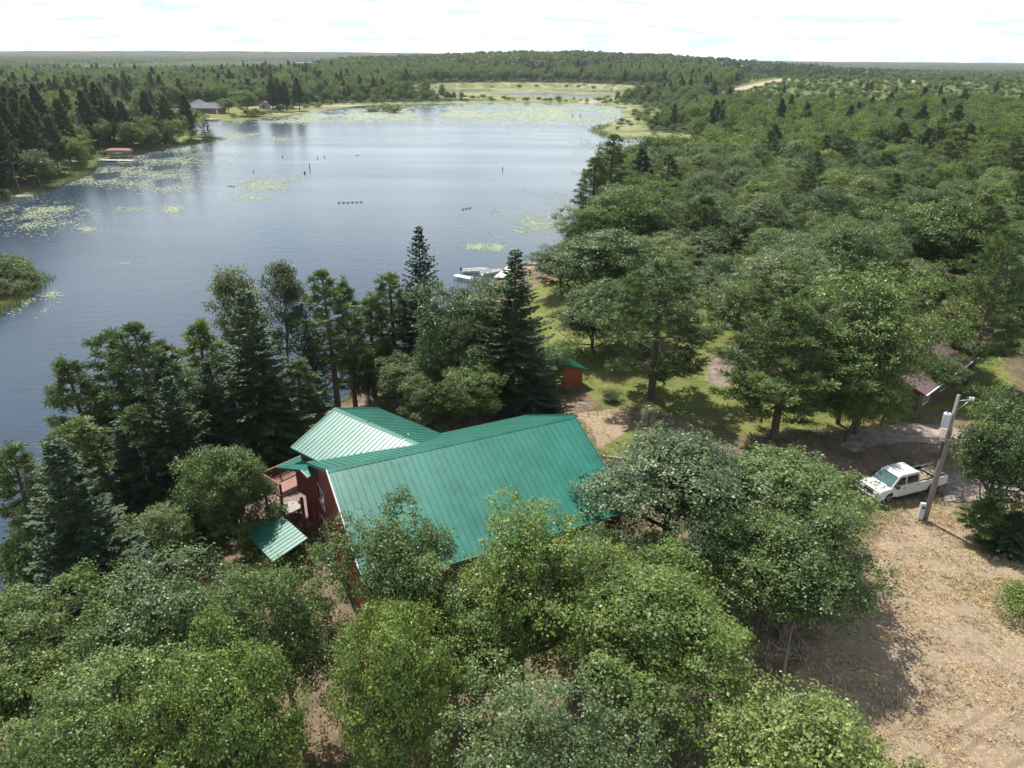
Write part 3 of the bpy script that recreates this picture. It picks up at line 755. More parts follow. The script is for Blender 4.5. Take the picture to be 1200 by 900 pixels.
T('oak', 955, 300, 78.0, 9.0, 'oak directly behind the top of the broad bushy pine', var=2)
T('oak', 1140, 400, 74.0, 7.5, 'oak at the far end of the brown house', var=0)
T('roundoak', 642, 402, 68.5, 4.8, 'small oak hugging the right side of the spruce by the red shed', var=3)
# right of the grass strip
T('pine', 718, 155, 150, 9.5, 'tall dark pine at the point where the lily inlet begins', var=3)
T('pine', 697, 180, 146, 8.0, 'ragged pine just left of the tall one at the lily inlet', var=1)
T('greyoak', 728, 212, 136, 11, 'grey tree below the ragged pine at the water', var=0)
T('bright', 735, 213, 122, 16.0, 'bright green tree with a flat rounded crown near the right shore', var=0)
T('bright', 690, 240, 118, 11.0, 'smaller bright tree at the water edge in front of the inlet pines', var=1)
T('roundoak', 710, 262, 96, 15.0, 'large oak with domed crown beside the grass strip', var=0)
T('roundoak', 660, 286, 104, 10.5, 'oak closest to the beach at the end of the grass strip', var=1)
T('roundoak', 702, 328, 78, 10.4, 'oak by the grass strip behind the red shed', var=2)
T('roundoak', 745, 335, 82, 9.5, 'dark oak right of the one behind the red shed', var=3)
T('broadpine', 778, 303, 66.0, 12.8, 'airy old pine with dead lower limbs beside the garden arch', var=0)
T('broadpine', 830, 225, 118, 10.5, 'wide dark pine showing behind the airy old pine', var=1)
T('broadpine', 935, 345, 58.0, 12.6, 'broad bushy pine in the middle of the yard, left of the pickup', var=1)
T('oak', 1045, 312, 59.0, 12.6, 'tall light oak with a leaning trunk behind the pickup', var=1)
T('greyoak', 1015, 338, 61.0, 9.6, 'pale oak leaning in between the bushy pine and the tall light oak', var=0)
T('oak', 1010, 425, 57.5, 8.4, 'low dark oak under the tall light oak, trunk leaning right', var=2)
T('greyoak', 920, 270, 85.0, 14.0, 'blue-green oak behind the broad bushy pine', var=1)
T('oak', 1000, 258, 92.0, 13.0, 'oak right of the blue-green oak behind the yard', var=3)
T('roundoak', 1108, 230, 104, 14.5, 'big dark oak above the brown lean-to roof', var=0)
T('broadpine', 1186, 264, 70.0, 9.0, 'open pine at the right edge above the gravel drive', var=0)
T('roundoak', 1198, 466, 45.0, 7.4, 'oak cut by the right edge beside the gravel drive', var=3)
T('pine', 1160, 588, 43.0, 3.4, 'young pine at the edge of the clearing near the pole', var=2)
T('spruce', 1196, 600, 42.0, 3.6, 'dark young spruce at the right edge of the clearing', var=0)
T('bush', 1216, 690, 36.0, 5.0, 'green bush at the right edge of the dry clearing')
T('broadpine', 985, 150, 205, 13, 'broad dark pine standing over the right-hand oaks', var=0)
T('broadpine', 1040, 175, 175, 10, 'dark pine in front of the hillside, right of the broad one', var=1)
T('pine_far', 752, 172, 168, 7.0, 'pine on the right bank of the lily inlet', var=0)
T('oak', 1150, 320, 84, 7.0, 'dark small oak under the open pine at the right edge')

# ------------------------------------------------------------------ buildings keep trees off
KEEP = [(-4, 41, 11.5), (-13, 47, 7), (8, 76, 4.5), (27, 96, 6), (42, 68, 9), (30, 45, 4), (31, 50, 4), (56, 88, 4), (38, 52, 7)]
def accept(x, y, r, extra=0.62):
    for a, b, c in KEEP:
        if (a-x)**2+(b-y)**2 < (c+r*0.6)**2: return False
    for a, b, c in HEROES:
        if (a-x)**2+(b-y)**2 < ((c+r)*extra)**2: return False
    return True
cand = []
rng = np.random.RandomState(5)
y = 60.0
while y < 330:
    s = 5.6+0.012*y
    x = -30.0
    while x < 340:
        cand.append((x+rng.uniform(-.45, .45)*s, y+rng.uniform(-.45, .45)*s)); x += s
    y += s*0.86
cand = np.array(cand)
dz, dd = ground_info(cand[:, 0], cand[:, 1])
ok = (sdf(cand, RZ) < 0) & (dd > 2.5)
lw = np.zeros(len(cand))
for p in lawns[:2]: lw = np.maximum(lw, sdf(cand, p) < -1.0)
ok &= lw < 0.5
ang = cand[:, 0]/np.maximum(cand[:, 1], 1)
ok &= (ang < 0.86) & (ang > -0.2)
cand = cand[ok]; dd = dd[ok]
order = np.argsort(cand[:, 1]); cand = cand[order]; dd = dd[order]
SCATTER_END = 330
cnt = 0
LAB = {
 'oak': 'rounded green broadleaf tree packed in the wood between yard and lily inlet',
 'roundoak': 'rounded green broadleaf tree packed in the wood between yard and lily inlet',
 'bright': 'bright green broadleaf tree packed in the wood between yard and lily inlet',
 'greyoak': 'greyish broadleaf tree packed in the wood between yard and lily inlet',
 'pine': 'dark pine standing up among the broadleaf trees of the right-hand wood',
 'spruce': 'narrow dark spruce standing up among the broadleaf trees of the right-hand wood',
 'oak_far': 'distant broadleaf tree at the back of the right-hand wood',
 'pine_far': 'distant dark pine at the back of the right-hand wood',
}
placed_far = 0
for (x, y), d in zip(cand, dd):
    if cnt >= 235: break
    r = rng.uniform(3.8, 5.8)
    pn = math.sin(x*0.045+1.3)+math.cos(y*0.05-x*0.02)
    u = rng.uniform()
    if not accept(x, y, r, 0.50): continue
    if y < 210:
        key = 'pine' if (u < 0.12 or (pn > 1.0 and u < 0.4)) else 'bright' if u > 0.88 else 'greyoak' if u > 0.72 else 'roundoak' if u > 0.45 else 'oak'
    else:
        key = 'pine_far' if (u < 0.12 or (pn > 0.8 and u < 0.55)) else 'oak_far'
    H = rng.uniform(12, 16) if key.startswith('pine') else rng.uniform(8.5, 12.0)
    if key.startswith('pine'): r *= 0.72
    if key == 'bright' and d > 25: key = 'oak'
    put_tree(key, x, y, H, 2*r, LAB[key], 'trees of the wood right of the lake'); cnt += 1
YR = y
print('right wood', cnt, 'to y', YR)

# the wooded point across the water on the left
LP = PX([(262, 163), (205, 173), (162, 181), (118, 187.5), (108, 203), (62, 221), (25, 234), (-60, 246), (-160, 255), (-160, 130), (60, 118), (212, 128), (224, 150)], -1)
cand = []
y = 175.0
while y < 480:
    s = 7.0+0.012*(y-200)
    x = -420.0
    while x < -60:
        cand.append((x+rng.uniform(-.45, .45)*s, y+rng.uniform(-.45, .45)*s)); x += s
    y += s*0.88
cand = np.array(cand); dz, dd = ground_info(cand[:, 0], cand[:, 1])
ok = (sdf(cand, LP) < 3) & (dd > 2.0) & (cand[:, 0]/cand[:, 1] > -0.76) & (sdf(cand, far_lawn) > 6)
cand, dd = cand[ok], dd[ok]; o_ = np.argsort(cand[:, 1]+dd*1.2); cand, dd = cand[o_], dd[o_]
_l = at(138, 186, WZ); LIFTY = _l.y; LA0 = at(112, 186, WZ).x/LIFTY; LA1 = at(160, 186, WZ).x/LIFTY
cnt2 = 0; LEFT_USED = []
for (x, y), d in zip(cand, dd):
    if cnt2 >= 105: break
    u = rng.uniform()
    if LA0 < x/y < LA1 and y < LIFTY+5: continue
    if d < 7:
        if u < 0.35: continue
        put_tree('bush_far', x, y, rng.uniform(2.2, 4.0), rng.uniform(4, 7), 'shrub on the bank of the wooded point across the water', 'bushes along the wooded point')
    elif u < 0.46: put_tree('pine_far', x, y, rng.uniform(16, 21), rng.uniform(6.5, 9), 'tall dark pine of the wooded point across the water', 'trees of the wooded point')
    elif u < 0.66: put_tree('spruce_far', x, y, rng.uniform(14, 19), rng.uniform(6, 8.5), 'dark spruce of the wooded point across the water', 'trees of the wooded point')
    else: put_tree('oak_far', x, y, rng.uniform(10, 14), rng.uniform(8, 11), 'paler broadleaf tree of the wooded point across the water', 'trees of the wooded point')
    LEFT_USED.append((x, y)); cnt2 += 1
print('left point', cnt2)
# a few trees and bushes on the far lawn and on the islet
for (px_, py_, Y_, k_, H_, W_, lb) in [
    (290, 133, 418, 'oak_far', 15, 17, 'round tree on the far lawn right of the brick house'),
    (268, 131, 432, 'oak_far', 9, 10, 'smaller tree between the brick house and the round tree'),
    (320, 128, 455, 'pine_far', 19, 9, 'bare-stemmed pine on the far shore, first of the row by the road'),
    (328, 128, 462, 'pine_far', 20, 9, 'bare-stemmed pine on the far shore, second of the row by the road'),
    (336, 128, 458, 'pine_far', 18, 8, 'bare-stemmed pine on the far shore, third of the row by the road'),
    (351, 127, 470, 'pine_far', 20, 9, 'bare-stemmed pine on the far shore, last of the row by the road')]:
    p = at(px_, py_, -2); put_tree(k_, p.x, p.y, H_, W_, lb)
for k, (px_, py_, W_, H_) in enumerate([(-12, 335, 7, 4.2), (6, 332, 6.5, 4.2), (24, 331, 6, 3.8), (38, 332, 4.5, 2.8), (-6, 322, 7, 4), (14, 322, 6, 3.6), (0, 345, 5, 2.8), (-30, 340, 7, 4.2), (-50, 325, 7, 4), (-45, 350, 6, 3.4), (-70, 345, 6.5, 3.8), (-25, 318, 6, 3.5), (-20, 356, 5, 2.6), (20, 343, 4.5, 2.4)]):
    p = at(px_, py_, WZ+0.6); put_tree('bush', p.x, p.y, H_, W_, 'dense green shrub crowding the islet at the left edge', 'shrubs on the islet')
for (px_, py_, lb) in [(436, 131, 'low bush on the marsh below the causeway, left of the pair'), (452, 130, 'larger low bush on the marsh below the causeway'), (462, 132, 'low bush on the marsh, right of the larger one')]:
    p = at(px_, py_, WZ); put_tree('bush_far', p.x, p.y, 7 if 'larger' in lb else 4.5, 14 if 'larger' in lb else 11, lb)
# undergrowth at the right end of the inlet and in the yard
for k, (px_, py_, W_, H_, lb) in enumerate([(985, 470, 3, 1.6, 'low shrub beneath the broad bushy pine'), (1150, 470, 4, 2.2, 'dark shrub on the lawn beyond the gravel drive'),
        (1172, 480, 4.5, 2.6, 'bigger shrub on the lawn beyond the gravel drive'), (716, 470, 2.6, 1.3, 'shrub at the top of the flower bed by the arch'), (1045, 488, 3.4, 1.6, 'low green shrub in front of the brown roofed house'),
        (306, 645, 3.6, 2.6, 'leafy bush covering the left end of the small pale roof'), (330, 668, 3.2, 2.2, 'green bush at the corner below the small pale roof'), (352, 655, 2.6, 1.8, 'flowering bush against the grey foundation of the lodge')]):
    p = at(px_, py_, 0); put_tree('bush', p.x, p.y, H_, W_, lb)

# ------------------------------------------------------------------ far forest: points carrying the far tree crowns
def first_obj(key, var):
    me = PROTO[key][var][0]
    for o in bpy.data.objects:
        if o.data == me: return o
def gn_forest(name, pts, scl, rot, idx, sources, label=None):
    me = bpy.data.meshes.new(name); me.vertices.add(len(pts)); me.vertices.foreach_set('co', np.asarray(pts, np.float32).ravel())
    for nm, ty, arr in (('scl', 'FLOAT_VECTOR', scl), ('rot', 'FLOAT', rot), ('idx', 'INT', idx)):
        a = me.attributes.new(nm, ty, 'POINT')
        if ty == 'FLOAT_VECTOR': a.data.foreach_set('vector', np.asarray(arr, np.float32).ravel())
        else: a.data.foreach_set('value', np.asarray(arr, np.int32 if ty == 'INT' else np.float32))
    me.update()
    o = bpy.data.objects.new(name, me); COL.objects.link(o); tag(o, label, None, None, 'stuff')
    ng = bpy.data.node_groups.new(name, 'GeometryNodeTree')
    ng.interface.new_socket('Geometry', in_out='INPUT', socket_type='NodeSocketGeometry'); ng.interface.new_socket('Geometry', in_out='OUTPUT', socket_type='NodeSocketGeometry')
    gi = ng.nodes.new('NodeGroupInput'); go = ng.nodes.new('NodeGroupOutput')
    iop = ng.nodes.new('GeometryNodeInstanceOnPoints'); jn = ng.nodes.new('GeometryNodeJoinGeometry')
    for s_ in sources:
        oi = ng.nodes.new('GeometryNodeObjectInfo'); oi.inputs['Object'].default_value = s_; oi.inputs['As Instance'].default_value = True; oi.transform_space = 'ORIGINAL'
        ng.links.new(oi.outputs['Geometry'], jn.inputs[0])
    ng.links.new(gi.outputs[0], iop.inputs['Points']); ng.links.new(jn.outputs[0], iop.inputs['Instance'])
    iop.inputs['Pick Instance'].default_value = True
    def na(nm, ty):
        n = ng.nodes.new('GeometryNodeInputNamedAttribute'); n.data_type = ty; n.inputs[0].default_value = nm; return n.outputs[0]
    ng.links.new(na('idx', 'INT'), iop.inputs['Instance Index']); ng.links.new(na('scl', 'FLOAT_VECTOR'), iop.inputs['Scale'])
    cxyz = ng.nodes.new('ShaderNodeCombineXYZ'); ng.links.new(na('rot', 'FLOAT'), cxyz.inputs[2]); ng.links.new(cxyz.outputs[0], iop.inputs['Rotation'])
    ng.links.new(iop.outputs[0], go.inputs[0])
    md = o.modifiers.new('scatter', 'NODES'); md.node_group = ng
    return o
def field(y0, y1, s0, sk, xlo, xhi):
    P = []
    y = y0
    while y < y1:
        s = s0+sk*y
        xs = np.arange(xlo*y, xhi*y, s)
        P.append(np.stack([xs+rng.uniform(-.48, .48, len(xs))*s, y+rng.uniform(-.48, .48, len(xs))*s], 1)); y += s*0.88
    return np.concatenate(P)
P = field(150, 1150, 5.6, 0.0042, -0.86, 0.86)
z, d = ground_info(P[:, 0], P[:, 1])
wet_ = np.exp(-(((P[:, 0]-15)/150)**2+((P[:, 1]-770)/160)**2)*1.2)
keep = (d > np.where(P[:, 1] > 330, 26, 3)) & (wet_ < 0.34) & (sdf(P, far_lawn) > 14)
hm = in_poly(P, hill, 60); hm = np.maximum(hm, 0.95*sm((P[:, 1]-380)/80)*sm((P[:, 0]-0.25*P[:, 1])/60)*sm((1300-P[:, 1])/300))
keep &= rng.uniform(size=len(P)) > hm*0.95
def dline(P, pts, z):
    a = PX(pts, z); mm = np.full(len(P), 1e9)
    for i in range(len(a)-1):
        ab = a[i+1]-a[i]; t = np.clip(((P-a[i])@ab)/(ab@ab), 0, 1); mm = np.minimum(mm, np.linalg.norm(P-(a[i]+t[:, None]*ab), axis=1))
    return mm
keep &= (dline(P, [(850, 101), (900, 96), (930, 93), (962, 92)], 7) > 16) & (dline(P, [(1008, 89), (1040, 92), (1068, 98)], 8) > 13) & (dline(P, [(290, 123), (420, 119), (735, 113)], -1) > 8)
# leave the ground of the trees already standing
H_ = np.array(HEROES)
hg = {}
for a, b_, c_ in H_: hg.setdefault((int(a//12), int(b_//12)), []).append((a, b_, c_))
def free(p):
    i, j = int(p[0]//12), int(p[1]//12)
    for di in (-1, 0, 1):
        for dj in (-1, 0, 1):
            for a, b_, c_ in hg.get((i+di, j+dj), ()):
                if (a-p[0])**2+(b_-p[1])**2 < (c_*0.9+1.5)**2: return False
    return True
inr = (sdf(P, RZ) < 0) & (P[:, 1] < YR-2)
keep &= ~inr
keep &= ~((P[:, 0] > -20) & (P[:, 1] < 152))
P, z, d, hmk = P[keep], z[keep], d[keep], hm[keep]
kf = np.array([free(p) for p in P]); P, z, d, hmk = P[kf], z[kf], d[kf], hmk[kf]
n = len(P); u = rng.uniform(size=n)
cl = np.sin(P[:, 0]*0.021+0.7)+np.cos(P[:, 1]*0.017+P[:, 0]*0.008)+0.6*np.sin(P[:, 0]*0.06-P[:, 1]*0.05)
conif = (u < 0.14+0.30*(cl > 0.7)+0.16*((P[:, 0] < -80) & (P[:, 1] < 700))-0.12*(d < 60))
idx = np.where(conif, np.where(rng.uniform(size=n) < 0.6, 4+rng.randint(0, 3, n), 7+rng.randint(0, 2, n)), rng.randint(0, 4, n))
hs = rng.uniform(0.75, 1.2, n)*np.where(conif, rng.uniform(0.55, 0.95, n), 1.1); ws = rng.uniform(0.75, 1.15, n)
edge = np.clip(d/60, 0.45, 1.0); edge = np.where(P[:, 1] > 350, edge, 1.0); small = np.where(hmk > 0.4, 0.55, 1.0)
scl = np.stack([ws*edge*small, ws*edge*small, hs*edge*small], 1)
srcs = [first_obj('oak_far', k) for k in range(4)]+[first_obj('pine_far', k) for k in range(3)]+[first_obj('spruce_far', k) for k in range(2)]
# index order of joined instances follows the links
gn_forest('far_forest', np.stack([P[:, 0], P[:, 1], z-0.2], 1), scl, rng.uniform(0, 6.28, n), idx, srcs[::-1])
print('far forest', n)
# young regrowth on the hillside and scrub on the marsh edges
P = field(390, 1100, 5.0, 0.004, -0.5, 0.86); z, d = ground_info(P[:, 0], P[:, 1])
hm = in_poly(P, hill, 60); hm = np.maximum(hm, 0.95*sm((P[:, 1]-380)/80)*sm((P[:, 0]-0.25*P[:, 1])/60)*sm((1300-P[:, 1])/300))
keep = (hm > 0.35) & (d > 30) & (rng.uniform(size=len(P)) < 0.5) & (dline(P, [(850, 101), (900, 96), (930, 93), (962, 92)], 7) > 14) & (dline(P, [(1008, 89), (1040, 92), (1068, 98)], 8) > 11)
wet_ = np.exp(-(((P[:, 0]-15)/150)**2+((P[:, 1]-770)/160)**2)*1.2)
keep |= (d > 8) & (d < 30) & (rng.uniform(size=len(P)) < 0.42) & (P[:, 0] > -180)
keep |= (wet_ > 0.25) & (wet_ < 0.5) & (d > 5) & (rng.uniform(size=len(P)) < 0.35)
keep &= dline(P, [(290, 123), (420, 119), (735, 113)], -1) > 6
P, z = P[keep], z[keep]; n = len(P)
sc_ = rng.uniform(0.6, 1.5, n)
gn_forest('scrub_growth', np.stack([P[:, 0], P[:, 1], z-0.1], 1), np.stack([sc_, sc_, sc_*rng.uniform(0.7, 1.3, n)], 1), rng.uniform(0, 6.28, n), rng.randint(0, 2, n), [first_obj('bush_far', 0), first_obj('bush_far', 1)])
# stands of forest beyond
def stand(seed, n, size):
    r_ = np.random.RandomState(seed); parts = []
    for i in range(n):
        c = np.array([r_.uniform(-size/2, size/2), r_.uniform(-size/2, size/2), 0.0])
        con = r_.uniform() < 0.18; H = r_.uniform(10, 15) if con else r_.uniform(9, 14); R = r_.uniform(2.2, 3.4) if con else r_.uniform(3.5, 5.5)
        k = 130; u = r_.uniform(size=k)
        if con: zz_ = H*(0.12+0.88*u); rr_ = R*(1-u)**0.8*r_.uniform(0.6, 1.05, k)
        else: th_ = np.arccos(1-1.55*u); zz_ = H*0.55+H*0.45*np.cos(th_); rr_ = R*np.sin(th_)*r_.uniform(0.75, 1.08, k)
        a = r_.uniform(0, 6.28, k)
        pos = c+np.stack([rr_*np.cos(a), rr_*np.sin(a), zz_], 1)
        nn = np.stack([np.cos(a), np.sin(a), np.full(k, 0.7)], 1)+r_.normal(size=(k, 3))*0.4
        sz = r_.uniform(0.7, 1.4, k)*(1.0 if con else 1.35)
        parts.append(leaf_quads(pos, nn, sz*1.2, sz*0.8, r_, 0.1))
    return joinvq(parts)
SR = []
for k in range(3):
    cwv = stand(200+k, 46, 54); me = np_mesh('forest_stand', cwv[0], quads=cwv[1], mat=M['farpine'] if k == 0 else M['faroak'])
    o = bpy.data.objects.new('forest_stand', me); COL.objects.link(o); tag(o, kind='stuff'); xx, yy = (-120+k*70, 1225+k*20); o.location = (xx, yy, gz(xx, yy)); SR.append(o)
P = field(1140, 6900, 34, 0.0035, -0.95, 0.95); z, d = ground_info(P[:, 0], P[:, 1]); fl = sdf(P, FARLAKE)
keep = (fl > 60)
P, z = P[keep], z[keep]; n = len(P)
low = np.where((np.abs(P[:, 0]+800+(P[:, 1]-3000)*0.1) < 330) & (P[:, 1] < 2900), 0.55, 1.0)
sc_ = 1.0+0.00012*P[:, 1]
gn_forest('distant_forest', np.stack([P[:, 0], P[:, 1], z-0.3], 1), np.stack([sc_, sc_, rng.uniform(0.75, 1.15, n)*low], 1), rng.uniform(0, 6.28, n), rng.randint(0, 3, n), SR)
print('distant stands', n)

# bare dead trees
for (px_, py_, z_, k_, sx_, sz_, lb) in [(22, 221, -2.5, 0, 1.2, 1.25, 'bare grey snag among the conifers at the left edge across the water'), (47, 216, -2.5, 1, 1.1, 1.1, 'second bare snag across the water, right of the one at the left edge'),
        (168, 172, -2.5, 0, 1.0, 1.2, 'bare pale snag behind the red boat canopy'), (822, 190, -2.5, 1, 1.1, 0.9, 'dead grey tree at the right end of the lily inlet'), (918, 792, 0, 1, 0.75, 0.42, 'bare dead sapling with reaching twigs at the edge of the dry clearing')]:
    p = at(px_, py_, z_); t = thing('dead_tree', lb, 'dead tree', (p.x, p.y, gz(p.x, p.y)), rnd.uniform(0, 6)); t.scale = (sx_, sx_, sz_)
    o = bpy.data.objects.new('trunk', DEAD[k_]); COL.objects.link(o); o.parent = t
# ------------------------------------------------------------------ materials for built things
def roof_mat(name, col, rough=0.34, spec=1.0, coat=0.4):
    m, nt, out = new_mat(name)
    tc = N(nt, 'ShaderNodeTexCoord'); vec = tc.outputs['Object']
    n1 = noise(nt, vec, 0.5, 6, 0.7)
    c = ramp(nt, n1, [(0.3, [x*0.78 for x in col]), (0.7, [min(1, x*1.2) for x in col])])
    n3 = noise(nt, vec, 9, 5, 0.7); c = mixc(nt, ramp(nt, n3, [(0.60, 0.0), (0.8, 0.25)]), c, (0.25, 0.30, 0.27))
    b = N(nt, 'ShaderNodeBsdfPrincipled'); nt.links.new(c, b.inputs['Base Color'])
    nt.links.new(math_n(nt, 'ADD', math_n(nt, 'MULTIPLY', n1, 0.14), rough-0.07), b.inputs['Roughness']); b.inputs['Specular IOR Level'].default_value = spec; b.inputs['Coat Weight'].default_value = coat; b.inputs['Coat Roughness'].default_value = 0.38
    bp = N(nt, 'ShaderNodeBump'); bp.inputs['Strength'].default_value = 0.15; bp.inputs['Distance'].default_value = 0.03
    nt.links.new(noise(nt, vec, 1.4, 2), bp.inputs['Height']); nt.links.new(bp.outputs[0], b.inputs['Normal'])
    nt.links.new(b.outputs[0], out.inputs[0]); return m
M['teal'] = roof_mat('teal_metal_roof', (0.008, 0.155, 0.106), 0.40, 0.9, 0.25)
M['teal_dim'] = roof_mat('teal_metal_roof_dim', (0.005, 0.115, 0.074), 0.5, 0.5, 0.1)  # same teal metal, darker colour painted in for slopes without the front's sheen
M['redwall'] = siding('red_siding', (0.235, 0.048, 0.032), 0.2)
M['orangewall'] = siding('orange_red_siding', (0.33, 0.085, 0.035), 0.2)
M['redwood'] = surf('red_painted_wood', (0.22, 0.05, 0.038), 0.6)
M['deckwood'] = surf('deck_boards', (0.27, 0.15, 0.115), 0.8, 0.25, 5)
M['block'] = surf('grey_foundation', (0.44, 0.43, 0.42), 0.85, 0.12, 2, grime=(0.26, 0.25, 0.24))
M['white'] = surf('white_paint', (0.72, 0.72, 0.70), 0.5, 0.08, 4, grime=(0.45, 0.43, 0.40))
M['glass'] = surf('window_glass', (0.02, 0.026, 0.03), 0.1, 0.2, 1, 0.8, bump=0.02)
M['galv'] = surf('galvanised_metal', (0.38, 0.38, 0.38), 0.45, 0.12, 8, metal=0.6)
M['dark'] = surf('dark_metal', (0.03, 0.03, 0.032), 0.5, 0.2, 6)
M['rubber'] = surf('tyre_rubber', (0.022, 0.022, 0.022), 0.85, 0.2, 8)
M['carpaint'] = surf('white_car_paint', (0.62, 0.63, 0.64), 0.42, 0.05, 1.5, 0.5, bump=0, coat=0.15, grime=(0.55, 0.53, 0.50))
M['carglass'] = surf('car_glass', (0.012, 0.016, 0.017), 0.08, 0.1, 1, 0.9, bump=0)
M['windshield'] = surf('windshield_glass', (0.06, 0.12, 0.12), 0.08, 0.35, 2, 0.9, bump=0)
M['lamp'] = surf('lamp_lens', (0.55, 0.55, 0.52), 0.15, 0.1, 8, 0.8, bump=0)
M['redlens'] = surf('red_lens', (0.35, 0.02, 0.02), 0.25, 0.1, 8, 0.8, bump=0)
M['chrome'] = surf('bright_metal', (0.55, 0.55, 0.55), 0.2, 0.1, 4, metal=0.9, bump=0)
M['palewood'] = surf('bare_lumber', (0.52, 0.42, 0.29), 0.8, 0.2, 6, stretch=(1, 6, 6))
M['polewood'] = surf('weathered_pole', (0.25, 0.22, 0.195), 0.9, 0.25, 5, 0.2, bump=0.5, stretch=(3, 3, 0.3))
M['greywood'] = surf('grey_boards', (0.36, 0.33, 0.30), 0.85, 0.25, 5)
M['transformer'] = surf('pale_grey_paint', (0.55, 0.58, 0.60), 0.4, 0.06, 6)
M['gravel'] = surf('gravel', (0.29, 0.232, 0.20), 0.95, 0.42, 1.6, 0.15, bump=1.0, bscale=9, grime=(0.15, 0.13, 0.095))
M['brownroof'] = surf('brown_shingle', (0.135, 0.095, 0.088), 0.85, 0.25, 3, 0.25, bump=0.5, bscale=10)
M['rustroof'] = surf('brown_metal_roof', (0.22, 0.10, 0.075), 0.55, 0.2, 2)
M['greyroof'] = surf('grey_shingle', (0.115, 0.125, 0.145), 0.8, 0.15, 1, 0.3)
M['brick'] = surf('red_brick', (0.24, 0.095, 0.07), 0.85, 0.25, 2)
M['redcanvas'] = surf('faded_red_canvas', (0.32, 0.16, 0.145), 0.8, 0.15, 2)
M['aqua'] = surf('pale_blue_deck', (0.30, 0.45, 0.47), 0.7, 0.15, 2)
M['logwood'] = surf('wet_wood', (0.045, 0.036, 0.030), 0.8, 0.3, 4)
M['brownwall'] = siding('brown_siding', (0.085, 0.045, 0.035), 0.2)
M['patio'] = surf('patio_slabs', (0.22, 0.165, 0.145), 0.9, 0.2, 2)
M['towerred'] = surf('tower_red', (0.38, 0.10, 0.08), 0.7)

def ribbed_slope(name, mat, parent, a, b, c, d, rib=0.42, th=0.05, rh=0.035, rw=0.07):
    """roof slope between eave a-b and ridge d-c (a below d); standing ribs run from eave to ridge"""
    a, b, c, d = map(Vector, (a, b, c, d)); mb = MB()
    n = (b-a).cross(d-a).normalized()
    if n.z < 0: n = -n
    lo = n*-th
    vs = [a, b, c, d, a+lo, b+lo, c+lo, d+lo]
    mb.add(vs, [(0, 1, 2, 3), (7, 6, 5, 4), (0, 4, 5, 1), (1, 5, 6, 2), (2, 6, 7, 3), (3, 7, 4, 0)])
    L = (b-a).length; k = max(2, int(round(L/rib)))
    for i in range(k+1):
        t = (i+0.0)/k; t = min(max(t, 0.012), 0.988)
        p = a.lerp(b, t); q = d.lerp(c, t); ex = (b-a).normalized()*rw*0.5; up = n*rh; e0 = n*-0.004
        w0 = ex; w1 = ex*0.55
        vs = [p-w0+e0, p+w0+e0, q+w0+e0, q-w0+e0, p-w1+up, p+w1+up, q+w1+up, q-w1+up]
        mb.add(vs, [(4, 5, 6, 7), (0, 1, 5, 4), (1, 2, 6, 5), (2, 3, 7, 6), (3, 0, 4, 7)])
    return mb.build(name, mat, parent)
def bar(name, mat, parent, p, q, w, h): return MB().beam(p, q, w, h).build(name, mat, parent)
def window(parent, p0, ux, uz, n, w, h, mat_frame, mull=1, depth=0.05):
    """a framed window on a wall plane: p0 centre, ux/uz unit axes, n outward"""
    ux, uz, n = Vector(ux).normalized(), Vector(uz).normalized(), Vector(n).normalized()
    Mx = Matrix.Translation(Vector(p0)) @ Matrix((ux, uz, n)).transposed().to_4x4()
    f = MB(); fw = 0.07
    f.box(-w/2, w/2, h/2-fw, h/2, 0, depth, Mx).box(-w/2, w/2, -h/2, -h/2+fw, 0, depth, Mx)
    f.box(-w/2, -w/2+fw, -h/2+fw, h/2-fw, 0, depth, Mx).box(w/2-fw, w/2, -h/2+fw, h/2-fw, 0, depth, Mx)
    for i in range(mull):
        x = -w/2+(i+1)*w/(mull+1); f.box(x-0.035, x+0.035, -h/2+fw, h/2-fw, 0, depth*0.8, Mx)
    wo_ = f.build('window', mat_frame, parent)
    MB().box(-w/2+fw*.6, w/2-fw*.6, -h/2+fw*.6, h/2-fw*.6, 0.004, 0.02, Mx).build('pane', M['glass'], wo_)
    return wo_

# ------------------------------------------------------------------ the lodge
RH = 8.5; PT = 0.45; HALF = 7.3
ra = at(383, 551, RH); rb = at(672, 487, RH)
mid = (ra+rb)/2; axis = (rb-ra); RL = axis.length; th_ = math.atan2(axis.y, axis.x)
lodge = thing('lodge', 'long red lodge with big teal metal roof among the trees above the lake', 'building', (mid.x, mid.y, 0), th_)
LM = Matrix.Translation((mid.x, mid.y, 0)) @ Matrix.Rotation(th_, 4, 'Z'); LI = LM.inverted()
h = RL/2; ez = RH-PT*HALF; ov = 0.45; BH = 6.9; bez = RH-PT*BH
f_ = 6.9; wx0, wx1 = -h+ov, h-ov      # walls
# wall body: front at y=-f_, back at y=+5.3 (ridge at y=0)
by_ = 6.5
prof = [(-f_, 0.45), (by_, 0.45), (by_, RH-PT*by_-0.12), (0, RH-0.12), (-f_, RH-PT*f_-0.12)]
MB().prism(prof, (wx0, wx1), axis='x').build('wall', M['redwall'], lodge)
MB().box(wx0+0.03, wx1-0.03, -f_+0.03, by_-0.03, -2.6, 0.45).build('foundation', M['block'], lodge)
ribbed_slope('roof', M['teal'], lodge, (-h, -HALF, ez), (h, -HALF, ez), (h, 0, RH), (-h, 0, RH))
ribbed_slope('roof', M['teal_dim'], lodge, (h, BH, bez), (-h, BH, bez), (-h, 0, RH), (h, 0, RH))
mb = MB(); mb.prism([(-0.22, RH-0.07), (0, RH+0.06), (0.22, RH-0.07), (0, RH+0.015)], (-h-0.02, h+0.02), axis='x'); mb.build('ridge_cap', M['teal'], lodge)
